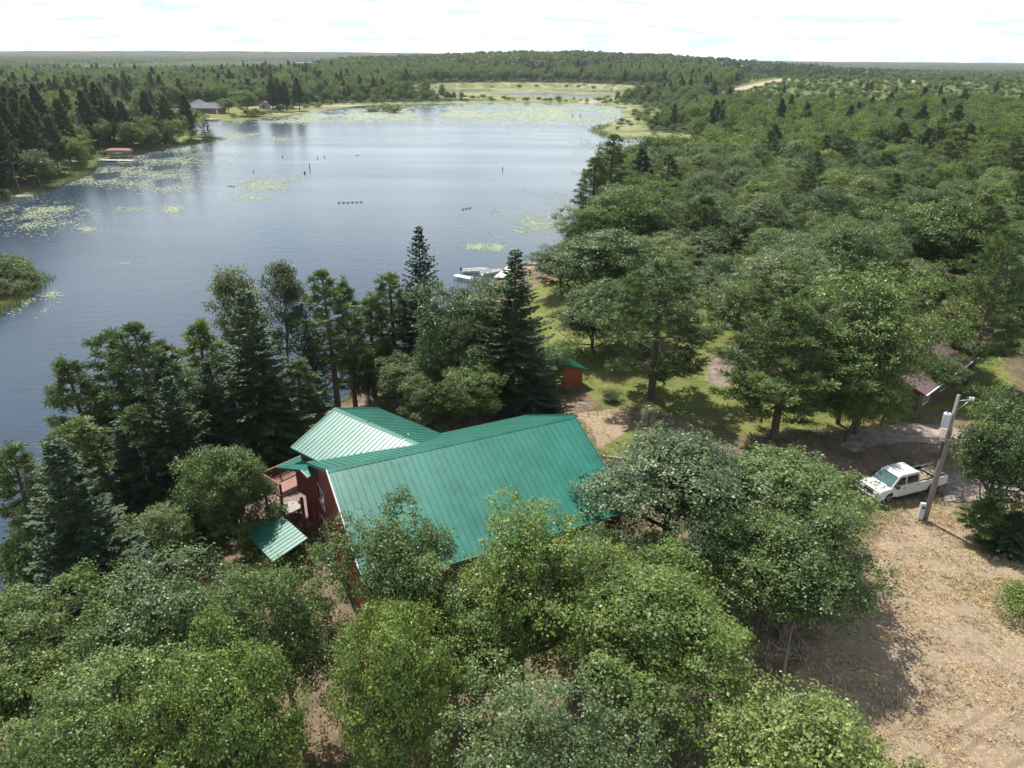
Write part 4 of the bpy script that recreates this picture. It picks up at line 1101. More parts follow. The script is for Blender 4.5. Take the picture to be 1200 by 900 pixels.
for x_, nm in ((-h-0.03, 'left'), (h+0.03, 'right')):
    bar('rake_trim', M['white'] if nm == 'left' else M['teal'], lodge, (x_, -HALF-0.05, ez-0.06), (x_, 0, RH-0.02), 0.06, 0.2)
    bar('rake_trim', M['teal'], lodge, (x_, 0, RH-0.02), (x_, BH+0.05, bez-0.06), 0.06, 0.2)
bar('eave_trim', M['teal'], lodge, (-h, -HALF-0.03, ez-0.07), (h, -HALF-0.03, ez-0.07), 0.06, 0.18)
bar('eave_trim', M['teal'], lodge, (-h, BH+0.03, bez-0.07), (h, BH+0.03, bez-0.07), 0.06, 0.18)
bar('corner_trim', M['redwood'], lodge, (wx0-0.03, by_+0.0, -1.6), (wx0-0.03, by_+0.0, bez-0.2), 0.16, 0.16)
# end wall windows, found on the gable plane
pw = LM @ Vector((wx0, 0, 0)); nw = np.array((LM.to_3x3() @ Vector((-1, 0, 0))))
for (px_, py_, ww, hh) in ((376, 580, 2.3, 1.35), (380, 618, 2.5, 1.55)):
    q = LI @ at_plane(px_, py_, pw, nw)
    window(lodge, (wx0-0.004, q.y, q.z), (0, -1, 0), (0, 0, 1), (-1, 0, 0), ww, hh, M['white'], 1)
bar('belt_trim', M['redwood'], lodge, (wx0-0.04, by_, 0.48), (wx0-0.04, -f_, 0.48), 0.16, 0.07)
for (x_, y_, hh, r_) in ((None, None, 0.75, 0.05),):
    q = LI @ at(474, 513, RH-PT*5); MB().tube([(q.x, 5.0, RH-PT*5.0-0.1), (q.x, 5.0, RH-PT*5.0+0.75)], 0.05, 8).build('vent_pipe', M['white'], lodge)
# front steps with pale treads seen through the oaks
s0 = at(392, 735, 1.0); s1 = at(366, 785, 0)
# ------------------------------------------------------------------ rear wing, turned on the lodge
wa = at(393, 478.5, 7.0); wb = at(474, 513, 7.0); wd = (wb-wa).normalized()
WL = 11.0; wth = math.atan2(wd.y, wd.x)
wing = thing('lodge_wing', 'teal roofed wing set at an angle behind the lodge, pale left slope', 'building', (wa.x, wa.y, 0), wth)
WH, WP, WW = 7.0, 0.37, 4.1; we = WH-WP*WW
ribbed_slope('roof', M['teal'], wing, (0, -WW, we), (WL, -WW, we), (WL, 0, WH), (0, 0, WH), rib=0.36)
ribbed_slope('roof', M['teal_dim'], wing, (WL, WW, we), (0, WW, we), (0, 0, WH), (WL, 0, WH), rib=0.36)
for i in range(3):
    a_ = i*WL/3; MB().prism([(-0.2, WH-0.05), (0, WH+0.07), (0.2, WH-0.05), (0, WH+0.02)], (a_+0.03*i, a_+WL/3-0.08), axis='x').build('ridge_cap', M['teal'], wing)
MB().prism([(-3.7, -2.5), (3.7, -2.5), (3.7, WH-WP*3.7-0.1), (0, WH-0.1), (-3.7, WH-WP*3.7-0.1)], (0.4, WL-0.3), axis='x').build('wall', M['redwall'], wing)
for s_ in (-1, 1): bar('rake_trim', M['teal'], wing, (-0.03, s_*WW, we-0.06), (-0.03, 0, WH-0.03), 0.06, 0.18)
bar('eave_trim', M['teal'], wing, (0, -WW-0.03, we-0.07), (WL, -WW-0.03, we-0.07), 0.06, 0.16)
window(wing, (0.396, -1.6, 3.9), (0, -1, 0), (0, 0, 1), (-1, 0, 0), 1.5, 1.3, M['white'], 1)
# ------------------------------------------------------------------ cross gable over the deck
ga = at(353, 551, 5.1); gb = at(449, 507, 5.1); gd_ = (gb-ga).normalized(); gth = math.atan2(gd_.y, gd_.x); GL = (gb-ga).length
porch = thing('deck_gable', 'low teal gable with red wall between the lodge and its wing, over the deck', 'building', (ga.x, ga.y, 0), gth)
GH, GP, GW = 5.1, 0.32, 3.4
ribbed_slope('roof', M['teal'], porch, (GL, GW, GH-GP*GW), (0, GW, GH-GP*GW), (0, 0, GH), (GL, 0, GH), rib=0.36)
ribbed_slope('roof', M['teal'], porch, (0, -0.75, GH-GP*0.75), (GL*0.9, -2.0, GH-GP*2.0), (GL*0.9, 0, GH), (0, 0, GH), rib=0.36)
MB().prism([(-0.18, GH-0.04), (0, GH+0.06), (0.18, GH-0.04), (0, GH+0.02)], (-0.02, GL), axis='x').build('ridge_cap', M['teal'], porch)
bar('rake_trim', M['teal'], porch, (-0.03, GW, GH-GP*GW-0.05), (-0.03, 0, GH-0.03), 0.05, 0.16)
bar('rake_trim', M['white'], porch, (-0.03, -0.75, GH-GP*0.75-0.05), (-0.03, 0, GH-0.03), 0.05, 0.16)
DZ = 2.4
MB().prism([(-0.6, DZ-0.1), (1.9, DZ-0.1), (1.9, GH-GP*1.9-0.08), (0, GH-0.08), (-0.6, GH-GP*0.6-0.08)], (0.7, GL-0.4), axis='x').build('wall', M['redwall'], porch)
dk = MB(); dk.box(-0.6, GL-1, 1.95, 4.4, DZ-0.12, DZ); deck = dk.build('deck_floor', M['deckwood'], porch)
for (x_, y_) in ((-0.5, 2.2), (-0.5, 4.3), (3.2, 4.3)): MB().box(x_-0.08, x_+0.08, y_-0.08, y_+0.08, -2.8, DZ-0.12).build('post', M['redwood'], porch)
for (x_, y_) in ((0.35, -0.5), (0.35, 1.0)): MB().box(x_-0.09, x_+0.09, y_-0.09, y_+0.09, -2.6, DZ-0.1).build('post', M['redwood'], porch)
rl = MB()
def rail(p, q):
    p, q = Vector(p), Vector(q); rl.beam(p+Vector((0, 0, 1.0)), q+Vector((0, 0, 1.0)), 0.12, 0.06); rl.beam(p+Vector((0, 0, 0.15)), q+Vector((0, 0, 0.15)), 0.06, 0.08)
    k = int((q-p).length/0.16)
    for i in range(k+1):
        c = p.lerp(q, i/k); w_ = 0.10 if i % 9 == 0 else 0.035
        rl.box(c.x-w_/2, c.x+w_/2, c.y-w_/2, c.y+w_/2, c.z+(0.0 if w_ > .05 else .17), c.z+(1.05 if w_ > .05 else .97))
rail((-0.55, 2.0, DZ), (-0.55, 4.35, DZ)); rail((-0.55, 4.35, DZ), (GL-1, 4.35, DZ)); rl.build('railing', M['redwood'], porch)
MB().tube([(2.6, 1.7, GH-GP*1.7), (2.6, 1.7, GH-GP*1.7+0.5)], 0.05, 8).build('vent_pipe', M['white'], porch)

# patio under the deck, with its table and chairs; small roof below it
pc = at(340, 600, -0.9)
tag(MB().box(-3.6, 3.6, -3.0, 3.0, -0.25, 0.0, Matrix.Translation((pc.x, pc.y, -0.72)) @ Matrix.Rotation(gth, 4, 'Z')).build('patio', M['patio']), kind='structure')
PZ = -0.72
tb = at(340, 594, PZ+0.74)
t = thing('patio_table', 'round grey table on the patio under the deck', 'table', (tb.x, tb.y, PZ))
MB().tube([(0, 0, 0.71), (0, 0, 0.745)], 0.78, 28).build('tabletop', M['greywood'], t, bevel=0.008)
for k in range(4):
    a = k*PI/2+0.4; MB().tube([(0.5*math.cos(a), 0.5*math.sin(a), 0), (0.35*math.cos(a), 0.35*math.sin(a), 0.71)], 0.022, 6).build('leg', M['dark'], t)
def chair(x, y, rz, mat, label):
    t = thing('patio_chair', label, 'chair', (x, y, PZ), rz, 'chairs on the patio')
    MB().box(-0.25, 0.25, -0.25, 0.25, 0.40, 0.45).build('seat', mat, t)
    b_ = MB(); Mx = Matrix.Translation((0, 0.25, 0.45)) @ Matrix.Rotation(-0.22, 4, 'X')
    b_.box(-0.25, 0.25, -0.02, 0.02, 0.40, 0.52, Mx)
    for i in range(5): b_.box(-0.25+i*0.11, -0.19+i*0.11, -0.015, 0.015, 0.0, 0.42, Mx)
    b_.build('backrest', mat, t)
    for sx_ in (-1, 1):
        for sy_ in (-1, 1): MB().box(sx_*0.22-0.025, sx_*0.22+0.025, sy_*0.22-0.025, sy_*0.22+0.025, 0, 0.40).build('leg', mat, t)
        MB().box(sx_*0.27-0.03, sx_*0.27+0.03, -0.25, 0.25, 0.62, 0.655).build('armrest', mat, t)
c1 = at(351, 603, PZ); c2 = at(328, 598, PZ); c3 = at(347, 612, PZ)
chair(c1.x, c1.y, gth-1.2, M['redwood'], 'dark red wooden chair right of the round patio table')
chair(c2.x, c2.y, gth+1.6, M['palewood'], 'pale chair left of the round patio table')
chair(c3.x, c3.y, gth-2.6, M['redwood'], 'dark red wooden chair nearest the small pale green roof')
# small roof
sa = at(330, 604, 1.9); sb_ = at(359, 630, 1.9)
sh = thing('garden_shelter', 'small open shelter with pale green metal roof below the deck', 'shelter', (sa.x, sa.y, 0), math.atan2((sb_-sa).y, (sb_-sa).x))
SL = (sb_-sa).length
ribbed_slope('roof', M['teal'], sh, (-0.2, -2.5, 1.35), (SL+0.2, -2.5, 1.35), (SL+0.2, 0, 1.95), (-0.2, 0, 1.95), rib=0.36)
for x_ in (0.1, SL-0.1):
    for y_, z_ in ((-2.3, 1.36), (-0.2, 1.86)): MB().box(x_-0.06, x_+0.06, y_-0.06, y_+0.06, -2.4, z_).build('post', M['redwood'], sh)
MB().box(0.0, SL, -2.2, -0.3, -2.2, 0.0).build('wall', M['redwall'], sh)

# outdoor stair seen between the oaks at the lower left
st0 = at(368, 768, 0)
t = thing('garden_steps', 'short flight of white ladder-like steps under the oaks below the lodge', 'steps', (st0.x, st0.y, 0), 1.1)
for i in range(9): MB().box(-0.32, 0.32, i*0.24, i*0.24+0.13, 0.12+i*0.13, 0.16+i*0.13).build('tread', M['white'], t)
for s_ in (-1, 1): MB().beam((s_*0.35, -0.05, 0.0), (s_*0.35, 2.15, 1.2), 0.05, 0.16).build('stringer', M['greywood'], t)

# ------------------------------------------------------------------ red shed
s_c = at(684, 466, -0.3); 
shed = thing('red_shed', 'orange-red shed with green gable roof beside the thick dark spruce', 'shed', (s_c.x-2.3, s_c.y+1.2, -0.4), math.radians(27))
MB().prism([(-2.6, -0.6), (2.6, -0.6), (2.6, 2.3), (0, 3.25), (-2.6, 2.3)], (0, 5.0), axis='y').build('wall', M['orangewall'], shed)
ribbed_slope('roof', M['teal'], shed, (-3.0, 5.3, 2.2), (-3.0, -0.35, 2.2), (0, -0.35, 3.34), (0, 5.3, 3.34))
ribbed_slope('roof', M['teal_dim'], shed, (3.0, -0.35, 2.2), (3.0, 5.3, 2.2), (0, 5.3, 3.34), (0, -0.35, 3.34))
for s_ in (-1, 1): bar('rake_trim', M['teal_dim'], shed, (s_*3.02, -0.38, 2.14), (0, -0.38, 3.30), 0.06, 0.16)
d_ = MB().box(-0.55, 0.45, -0.05, -0.004, -0.3, 1.75).build('door', M['redwood'], shed); MB().box(0.3, 0.36, -0.1, -0.05, 0.7, 0.8).build('handle', M['dark'], d_)

# handrails, arch, timber edging, bench by the shed and the garden
for (p_, q_, lb) in (((664, 476), (687, 478), 'bent metal handrail at the head of the garden steps, nearer the roof'), ((675, 472), (697, 476), 'bent metal handrail farther from the roof, by the flower bed')):
    a_ = at(*p_, 0.75); b_ = at(*q_, 0.75)
    o = MB().tube([(a_.x, a_.y, -0.4), (a_.x, a_.y, 0.75), (a_.x+.08, a_.y, 0.82), (b_.x-.1, b_.y, 0.82), (b_.x, b_.y, 0.75), (b_.x+.25, b_.y-.15, 0.2), (b_.x+.25, b_.y-.15, -0.3)], 0.035, 8).build('handrail', M['galv'], None, True)
    tag(o, lb, 'handrail', 'handrails of the garden steps')
ap = at(759, 500, 0)
arch = thing('garden_arch', 'narrow grey metal trellis arch at the edge of the lawn', 'arch', (ap.x, ap.y, 0), 0.25)
for y_ in (-0.3, 0.3):
    pts = [(-0.62, y_, -0.1), (-0.62, y_, 1.7)]+[(-0.62*math.cos(a), y_, 1.7+0.62*math.sin(a)) for a in np.linspace(0.25, PI-0.25, 9)]+[(0.62, y_, 1.7), (0.62, y_, -0.1)]
    MB().tube(pts, 0.035, 6).build('hoop', M['galv'], arch, True)
    pts = [(-0.3, y_, -0.1), (-0.3, y_, 1.6)]+[(-0.3*math.cos(a), y_, 1.6+0.35*math.sin(a)) for a in np.linspace(0.25, PI-0.25, 7)]+[(0.3, y_, 1.6), (0.3, y_, -0.1)]
    MB().tube(pts, 0.028, 6).build('hoop', M['galv'], arch, True)
lt = MB()
for s_ in (-1, 1):
    for k in range(9): lt.box(s_*0.62-0.012, s_*0.62+0.012, -0.3, 0.3, 0.15+k*0.2, 0.18+k*0.2)
    for y_ in (-0.3, 0.3):
        for k in range(8): lt.box(0.31 if s_ > 0 else -0.61, 0.61 if s_ > 0 else -0.31, y_-0.012, y_+0.012, 0.15+k*0.2, 0.18+k*0.2)
lt.build('lattice', M['galv'], arch)
e0 = at(706, 536, 0); e1 = at(742, 541, 0)
tag(MB().beam((e0.x, e0.y, 0.11), (e1.x, e1.y, 0.11), 0.18, 0.22).build('timber_edging', M['greywood'], bevel=0.015), 'low grey timber edging the lawn beside the teal roof', 'timber')
bq = at(490, 492, 0)
t = thing('picnic_table', 'pale picnic table under the trees just beyond the lodge roof', 'table', (bq.x, bq.y, gz(bq.x, bq.y)), 0.4)
tp = MB()
for k in range(5): tp.box(-0.9, 0.9, -0.36+k*0.15, -0.23+k*0.15, 0.72, 0.76)
tp.build('tabletop', M['palewood'], t)
for s_ in (-1, 1):
    b_ = MB(); b_.box(-0.9, 0.9, s_*0.68-0.13, s_*0.68+0.13, 0.43, 0.47); b_.build('bench', M['palewood'], t)
    l_ = MB(); l_.beam((s_*0.65, -0.75, 0), (s_*0.65, 0.2, 0.72), 0.05, 0.1); l_.beam((s_*0.7, 0.75, 0), (s_*0.7, -0.2, 0.72), 0.05, 0.1); l_.box(s_*0.68-0.1, s_*0.68-0.05, -0.78, 0.78, 0.36, 0.43); l_.build('leg', M['palewood'], t)

# ------------------------------------------------------------------ gravel drive and patches (sheets on the ground)
def sheet(name, pts_px, mat, dz=0.06, kind='structure', z=0.0):
    pts = PX(pts_px, z)
    bm = __import__('bmesh').new()
    vs = [bm.verts.new((x, y, 0)) for x, y in pts]; fc = bm.faces.new(vs); 
    import bmesh
    bmesh.ops.triangulate(bm, faces=bm.faces[:])
    bmesh.ops.subdivide_edges(bm, edges=bm.edges[:], cuts=2, use_grid_fill=True)
    for v in bm.verts:
        v.co.z = gz(v.co.x, v.co.y)+0.07*float(wob(np.array(v.co.x), np.array(v.co.y), 9.0))*1.0+dz
    me = bpy.data.meshes.new(name); bm.to_mesh(me); bm.free()
    me.materials.append(mat); o = bpy.data.objects.new(name, me); COL.objects.link(o); tag(o, kind=kind); return o
def rough_edge(pts):
    o_ = []
    for i in range(len(pts)):
        a, b = pts[i], pts[(i+1) % len(pts)]
        o_ += [(a[0]+(b[0]-a[0])*t+rnd.uniform(-2.2, 2.2), a[1]+(b[1]-a[1])*t+rnd.uniform(-1.1, 1.1)) for t in np.linspace(0, 1, 7)[:-1]]
    return o_
sheet('gravel_drive', rough_edge(GRAVEL[0]), M['gravel']); sheet('gravel_parking', rough_edge(GRAVEL[1]), M['gravel'], 0.065)
sheet('patio_slab', [(846, 382), (862, 372), (885, 374), (884, 384)], M['patio'])
# ------------------------------------------------------------------ houses in the yard
h0 = at(1085, 463, 2.8); h1 = at(1150, 415, 2.8); hv = h1-h0; HL = hv.length
ho = thing('brown_house', 'low house with brown shingle roof and pale gutter behind the pole', 'building', (h0.x, h0.y, 0), math.atan2(hv.y, hv.x))
hw = 9.5
MB().prism([(0.6, -0.5), (hw-0.6, -0.5), (hw-0.6, 2.6), (hw/2, 4.3), (0.6, 2.6)], (0.5, HL-0.5), axis='x').build('wall', M['brownwall'], ho)
for a_, b_ in (((0, 2.8), (hw/2, 4.55)), ((hw, 2.8), (hw/2, 4.55))):
    m_ = MB(); m_.prism([(a_[0], a_[1]), (b_[0], b_[1]), (b_[0], b_[1]-0.14), (a_[0], a_[1]-0.14)], (0, HL), axis='x'); m_.build('roof', M['brownroof'], ho)
bar('gutter', M['white'], ho, (0, -0.06, 2.72), (HL, -0.06, 2.72), 0.1, 0.12)
bar('rake_trim', M['redwood'], ho, (-0.03, 0, 2.7), (-0.03, hw/2, 4.45), 0.06, 0.2)
for x_ in (2.5, 7.0, 11.5): window(ho, (x_, 0.596, 1.5), (1, 0, 0), (0, 0, 1), (0, -1, 0), 1.3, 1.1, M['white'], 1)
MB().box(HL*0.6-0.3, HL*0.6+0.3, hw/2-0.3, hw/2+0.3, 4.3, 5.3).build('chimney', M['brick'], ho)
c0 = at(833, 358, 0)
cb = thing('red_cabin', 'small red cabin with dark roof half hidden beyond the airy old pine', 'building', (c0.x, c0.y+2.5, 0), math.radians(-12))
MB().prism([(-3.2, -0.3), (3.2, -0.3), (3.2, 2.4), (0, 3.7), (-3.2, 2.4)], (-2.5, 2.5), axis='y').build('wall', M['orangewall'], cb)
for s_ in (-1, 1):
    MB().prism([(s_*3.6, 2.3), (0, 3.95), (0, 3.8), (s_*3.6, 2.15)], (-2.9, 2.9), axis='y').build('roof', M['brownroof'], cb)
window(cb, (-1.6, -2.504, 1.4), (1, 0, 0), (0, 0, 1), (0, -1, 0), 1.2, 1.0, M['white'], 1)
d_ = MB().box(0.6, 1.5, -2.56, -2.504, -0.2, 1.9).build('door', M['white'], cb); MB().box(1.35, 1.41, -2.62, -2.56, 0.8, 0.9).build('handle', M['dark'], d_)
l0 = at(1130, 366, 1.8)
lt_ = thing('lean_to', 'open lean-to with rusty brown roof under the big dark oak', 'shelter', (l0.x, l0.y, 0), math.radians(-14))
ribbed_slope('roof', M['rustroof'], lt_, (-2.4, -1.4, 2.0), (2.4, -1.4, 2.0), (2.4, 1.4, 2.7), (-2.4, 1.4, 2.7), rib=0.4)
for x_ in (-2.1, 2.1):
    for y_, z_ in ((-1.2, 1.98), (1.2, 2.58)): MB().box(x_-0.07, x_+0.07, y_-0.07, y_+0.07, -0.2, z_).build('post', M['redwood'], lt_)
MB().box(-2.05, 2.05, 1.2, 1.26, 0, 2.5).build('back_panel', M['redwood'], lt_)

# ------------------------------------------------------------------ utility pole
pb = at(1083, 609, 0)
pole = thing('utility_pole', 'weathered grey utility pole with a pale transformer beside the white pickup', 'utility pole', (pb.x, pb.y, 0), -0.1)
MB().tube([(0, 0, -0.3), (0, 0, 3), (0, 0, 7), (0, 0, 10.1)], [0.17, 0.155, 0.135, 0.115], 14).build('pole', M['polewood'], pole, True)
tr_ = MB().tube([(-0.44, -0.12, 7.7), (-0.44, -0.12, 7.78), (-0.44, -0.12, 8.62), (-0.44, -0.12, 8.72), (-0.44, -0.12, 8.76)], [0.21, 0.245, 0.245, 0.255, 0.19], 18).build('transformer', M['transformer'], pole, True)
MB().tube([(-0.48, -0.18, 8.74), (-0.48, -0.18, 9.0)], [0.05, 0.03], 8).build('bushing', M['dark'], tr_)
MB().box(-0.24, -0.13, -0.16, -0.06, 8.0, 8.5).build('mounting_bracket', M['galv'], pole)
MB().tube([(0.14, 0, 9.65), (0.62, 0, 9.75), (0.95, 0, 9.72)], 0.035, 8).build('bracket_arm', M['galv'], pole, True)
MB().tube([(0.14, 0, 9.0), (0.5, 0, 9.35), (0.75, 0, 9.68)], 0.022, 8).build('brace', M['galv'], pole, True)
for x_ in (0.78, 0.98): MB().tube([(x_, 0, 9.7), (x_, 0, 9.78), (x_, 0, 9.84), (x_, 0, 9.92), (x_, 0, 9.98)], [0.05, 0.09, 0.05, 0.09, 0.03], 10).build('insulator', M['white'], pole, True)
MB().tube([(0.17, -0.08, -0.1), (0.165, -0.08, 5), (0.15, -0.07, 7.6)], 0.035, 8).build('conduit', M['galv'], pole, True)
MB().box(-0.24, -0.15, -0.12, 0.05, 5.2, 6.5).build('conduit_cover', M['dark'], pole)
mt_ = MB().box(-0.56, -0.2, -0.2, 0.06, 0.1, 1.45).build('meter_box', M['transformer'], pole, bevel=0.02)
MB().tube([(-0.38, -0.2, 1.15), (-0.38, -0.29, 1.15)], 0.1, 12).build('meter', M['glass'], mt_)

# ------------------------------------------------------------------ pickup
t0 = at(1109, 567, 0.55); t1 = at(1053, 581, 0.55); tv = (t1-t0).normalized()
tang = math.atan2(tv.y, tv.x)
ty = Vector((-tv.y, tv.x, 0))    # truck's left when facing +x
# near rear corner = local (-3.1, +1.0) (camera sees the left flank)
orig = Vector((t0.x, t0.y, 0))-(tv*(-3.1*1.13)+ty*1.0)
trk = thing('pickup_truck', 'white crew-cab pickup parked beside the utility pole with wood in its bed', 'pickup truck', (orig.x, orig.y, gz(orig.x, orig.y)+0.02), tang)
def shell(prof, y0, y1): return prof
trk.scale = (1.13, 1.0, 1.07); wheelx = (1.95, -1.85); wr = 0.41
def side_profile():
    # lower body outline with wheel arches, x forward
    pts = [(-3.1, 0.55), (-3.1, 1.22), (1.9, 1.24), (2.05, 1.235), (2.75, 1.18), (3.02, 1.08), (3.08, 0.72), (3.08, 0.45)]
    for cx_ in wheelx:
        pts += [(cx_+0.50*math.cos(a), 0.42+0.50*math.sin(a)) for a in np.linspace(0.05, PI-0.05, 9)]
        if cx_ > 0: pts += [(cx_-0.56, 0.40), (wheelx[1]+0.56, 0.40)]
    return pts
body = MB(); body.prism(side_profile(), (0.90, 1.0), axis='y'); body.prism(side_profile(), (-1.0, -0.90), axis='y')
body.box(1.05, 2.98, -0.9, 0.9, 0.50, 1.08)
body.prism([(1.05, 1.07), (2.7, 1.07), (2.98, 1.04), (3.0, 1.12), (2.74, 1.20), (2.0, 1.25), (1.05, 1.25)], (-0.899, 0.899), axis='y')
body.box(-0.58, 1.05, -0.9, 0.9, 0.45, 1.2)
body.box(-3.1, -3.02, -0.9, 0.9, 0.60, 1.22)
body.box(-3.02, -0.58, -0.9, 0.9, 0.60, 0.70)
body.build('body', M['carpaint'], trk, bevel=0.035)
CX = 0.42; cabp = [(x+CX, z) for x, z in [(-1.0, 1.2), (1.62, 1.2), (0.90, 1.95), (0.70, 2.03), (-0.70, 2.03), (-0.92, 1.95)]]
cab = MB(); n6 = len(cabp); inset = lambda z: 0.95-0.16*(z-1.2)/0.83
vs = [(x, inset(z), z) for x, z in cabp]+[(x, -inset(z), z) for x, z in cabp]
cab.add(vs, [tuple(range(n6)), tuple(range(n6, 2*n6))[::-1]]+[(i, n6+i, n6+(i+1) % n6, (i+1) % n6) for i in range(n6)])
cabo = cab.build('cab', M['carpaint'], trk, bevel=0.04)
def gl(name, pts, off, mat):
    a = [Vector(p) for p in pts]; n_ = (a[1]-a[0]).cross(a[2]-a[0]).normalized(); n_ = n_ if n_.dot(Vector(off)) > 0 else -n_
    m_ = MB(); k = len(a); m_.add([p+n_*0.012 for p in a]+[p-n_*0.01 for p in a], [tuple(range(k)), tuple(range(k, 2*k))[::-1]]+[(i, k+i, k+(i+1) % k, (i+1) % k) for i in range(k)])
    return m_.build(name, mat, trk)
gl('windshield', [(1.985, 0.86, 1.258), (1.985, -0.86, 1.258), (1.375, -0.74, 1.893), (1.375, 0.74, 1.893)], (1, 0, 1), M['windshield'])
gl('rear_window', [(-0.565, 0.72, 1.32), (-0.565, -0.72, 1.32), (-0.525, -0.66, 1.78), (-0.525, 0.66, 1.78)], (-1, 0, 0), M['carglass'])
for s_ in (1, -1):
    def yz(z): return s_*(inset(z)+0.004)
    gl('side_window', [(1.780, yz(1.29), 1.29), (0.780, yz(1.29), 1.29), (0.780, yz(1.86), 1.86), (1.220, yz(1.86), 1.86)], (0, s_, 0), M['carglass'])
    gl('side_window', [(0.660, yz(1.29), 1.29), (-0.380, yz(1.29), 1.29), (-0.320, yz(1.86), 1.86), (0.660, yz(1.86), 1.86)], (0, s_, 0), M['carglass'])
    mi = MB().box(1.54, 1.72, s_*1.0 if s_ > 0 else -1.24, 1.24 if s_ > 0 else -1.0, 1.22, 1.50).build('mirror', M['dark'], trk, bevel=0.03)
    for xa, xb in ((0.74, 1.82), (-0.50, 0.70)):
        dm = MB(); Y0, Y1 = (1.001, 1.012) if s_ > 0 else (-1.012, -1.001)
        dm.box(xa, xb, Y0, Y1, 0.52, 1.19); dd_ = dm.build('door', M['carpaint'], trk, bevel=0.004)
        MB().box(xa+0.06, xa+0.24, Y0+(0.012 if s_ > 0 else -0.025), Y1+(0.025 if s_ > 0 else -0.012), 1.05, 1.10).build('handle', M['dark'], dd_)
    MB().box(3.0, 3.1, s_*0.62-0.18, s_*0.62+0.18, 0.82, 1.0).build('headlight', M['lamp'], trk, bevel=0.02)
    MB().box(-3.13, -3.09, s_*0.9-0.08, s_*0.9+0.08, 0.80, 1.15).build('tail_light', M['redlens'], trk)
    for cx_ in wheelx:
        y0_, y1_ = (0.68, 0.95) if s_ > 0 else (-0.95, -0.68)
        wh = MB().tube([(cx_, y0_, 0.4), (cx_, y0_+0.04, 0.4), (cx_, y1_-0.04, 0.4), (cx_, y1_, 0.4)], [wr-0.05, wr, wr, wr-0.05], 26).build('wheel', M['rubber'], trk)
        yo = y1_+0.004 if s_ > 0 else y0_-0.004
        MB().tube([(cx_, yo, 0.4), (cx_, yo-s_*0.03, 0.4)], [0.22, 0.25], 20).build('rim', M['chrome'], wh)
MB().box(3.02, 3.1, -0.42, 0.42, 0.74, 1.02).build('grille', M['dark'], trk, bevel=0.015)
MB().box(3.04, 3.24, -0.98, 0.98, 0.44, 0.70).build('front_bumper', M['chrome'], trk, bevel=0.05)
MB().box(-3.28, -3.11, -0.98, 0.98, 0.46, 0.64).build('rear_bumper', M['chrome'], trk, bevel=0.04)
MB().box(-3.0, -0.6, -0.88, 0.88, 0.702, 0.72).build('bed_liner', M['dark'], trk)
bl = MB(); bl.box(-3.0, -0.6, 0.86, 0.895, 0.72, 1.2); bl.box(-3.0, -0.6, -0.895, -0.86, 0.72, 1.2); bl.box(-0.61, -0.582, -0.86, 0.86, 0.72, 1.2); bl.build('bed_wall', M['dark'], trk)
TM = Matrix.Translation(trk.location) @ Matrix.Rotation(tang, 4, 'Z')
def pallet(lx, ly, lz, rz, label):
    t = thing('wooden_pallet', label, 'pallet', TM @ Vector((lx*1.13, ly, lz*1.07)), tang+rz, 'pallets in the pickup bed')
    for i in range(7): MB().box(-0.6, 0.6, -0.55+i*0.175, -0.45+i*0.175, 0.10, 0.122).build('deck_board', M['palewood'], t)
    for x_ in (-0.58, 0, 0.58): MB().box(x_-0.02, x_+0.02, -0.55, 0.60, 0.0, 0.10).build('runner', M['palewood'], t)
    return t
p_ = pallet(-1.35, -0.05, 0.72, PI/2, 'pale wooden pallet lying flat at the bottom of the pickup bed')
p_ = pallet(-1.45, 0.0, 1.0, PI/2, 'pale wooden pallet stacked behind the pickup cab'); p_ = pallet(-2.5, 0.05, 1.14, PI/2+0.05, 'pale wooden pallet sticking out over the tailgate'); p_.rotation_euler[1] = 0.0
pl = thing('lumber_board', 'long pale board slanting over the rear corner of the pickup bed', 'board', TM @ Vector((-3.2, -0.75, 1.37)), tang+0.1)
MB().box(-0.75, 0.75, -0.05, 0.05, 0, 0.04).build('plank', M['palewood'], pl)

# ------------------------------------------------------------------ the near shore: dock and boats
def boat(loc, rz, L, label, motor=True, mat='white'):
    t = thing('fishing_boat', label, 'boat', loc, rz)
    hb = MB(); n = 7; Wb = L*0.19; st_ = []
    for i in range(n):
        u = i/(n-1); hw_ = Wb*(1-max(0, (u-0.45)/0.55)**2.2); x = -L/2+L*u; zt = 0.50+0.14*u*u
        st_.append([(x, -hw_, zt), (x, -hw_*0.75, -0.05), (x, hw_*0.75, -0.05), (x, hw_, zt), (x, hw_*0.86, zt-0.01), (x, hw_*0.62, 0.08), (x, -hw_*0.62, 0.08), (x, -hw_*0.86, zt-0.01)])
    vs = [p for s_ in st_ for p in s_]; fs = []
    for i in range(n-1):
        for k in range(8): fs.append((i*8+k, i*8+(k+1) % 8, (i+1)*8+(k+1) % 8, (i+1)*8+k))
    fs += [tuple(range(8))[::-1], tuple((n-1)*8+k for k in range(8))]
    hb.add(vs, fs).build('hull', M[mat], t)
    for x_ in (-L*0.25, L*0.02): MB().box(x_-0.15, x_+0.15, -Wb*0.72, Wb*0.72, 0.30, 0.36).build('seat', M['greywood'], t)
    if motor:
        m_ = MB().box(-L/2-0.38, -L/2-0.02, -0.17, 0.17, 0.45, 0.95).build('outboard_motor', M['dark'], t, bevel=0.06)
        MB().box(-L/2-0.26, -L/2-0.14, -0.05, 0.05, -0.3, 0.45).build('motor_leg', M['dark'], m_)
    return t
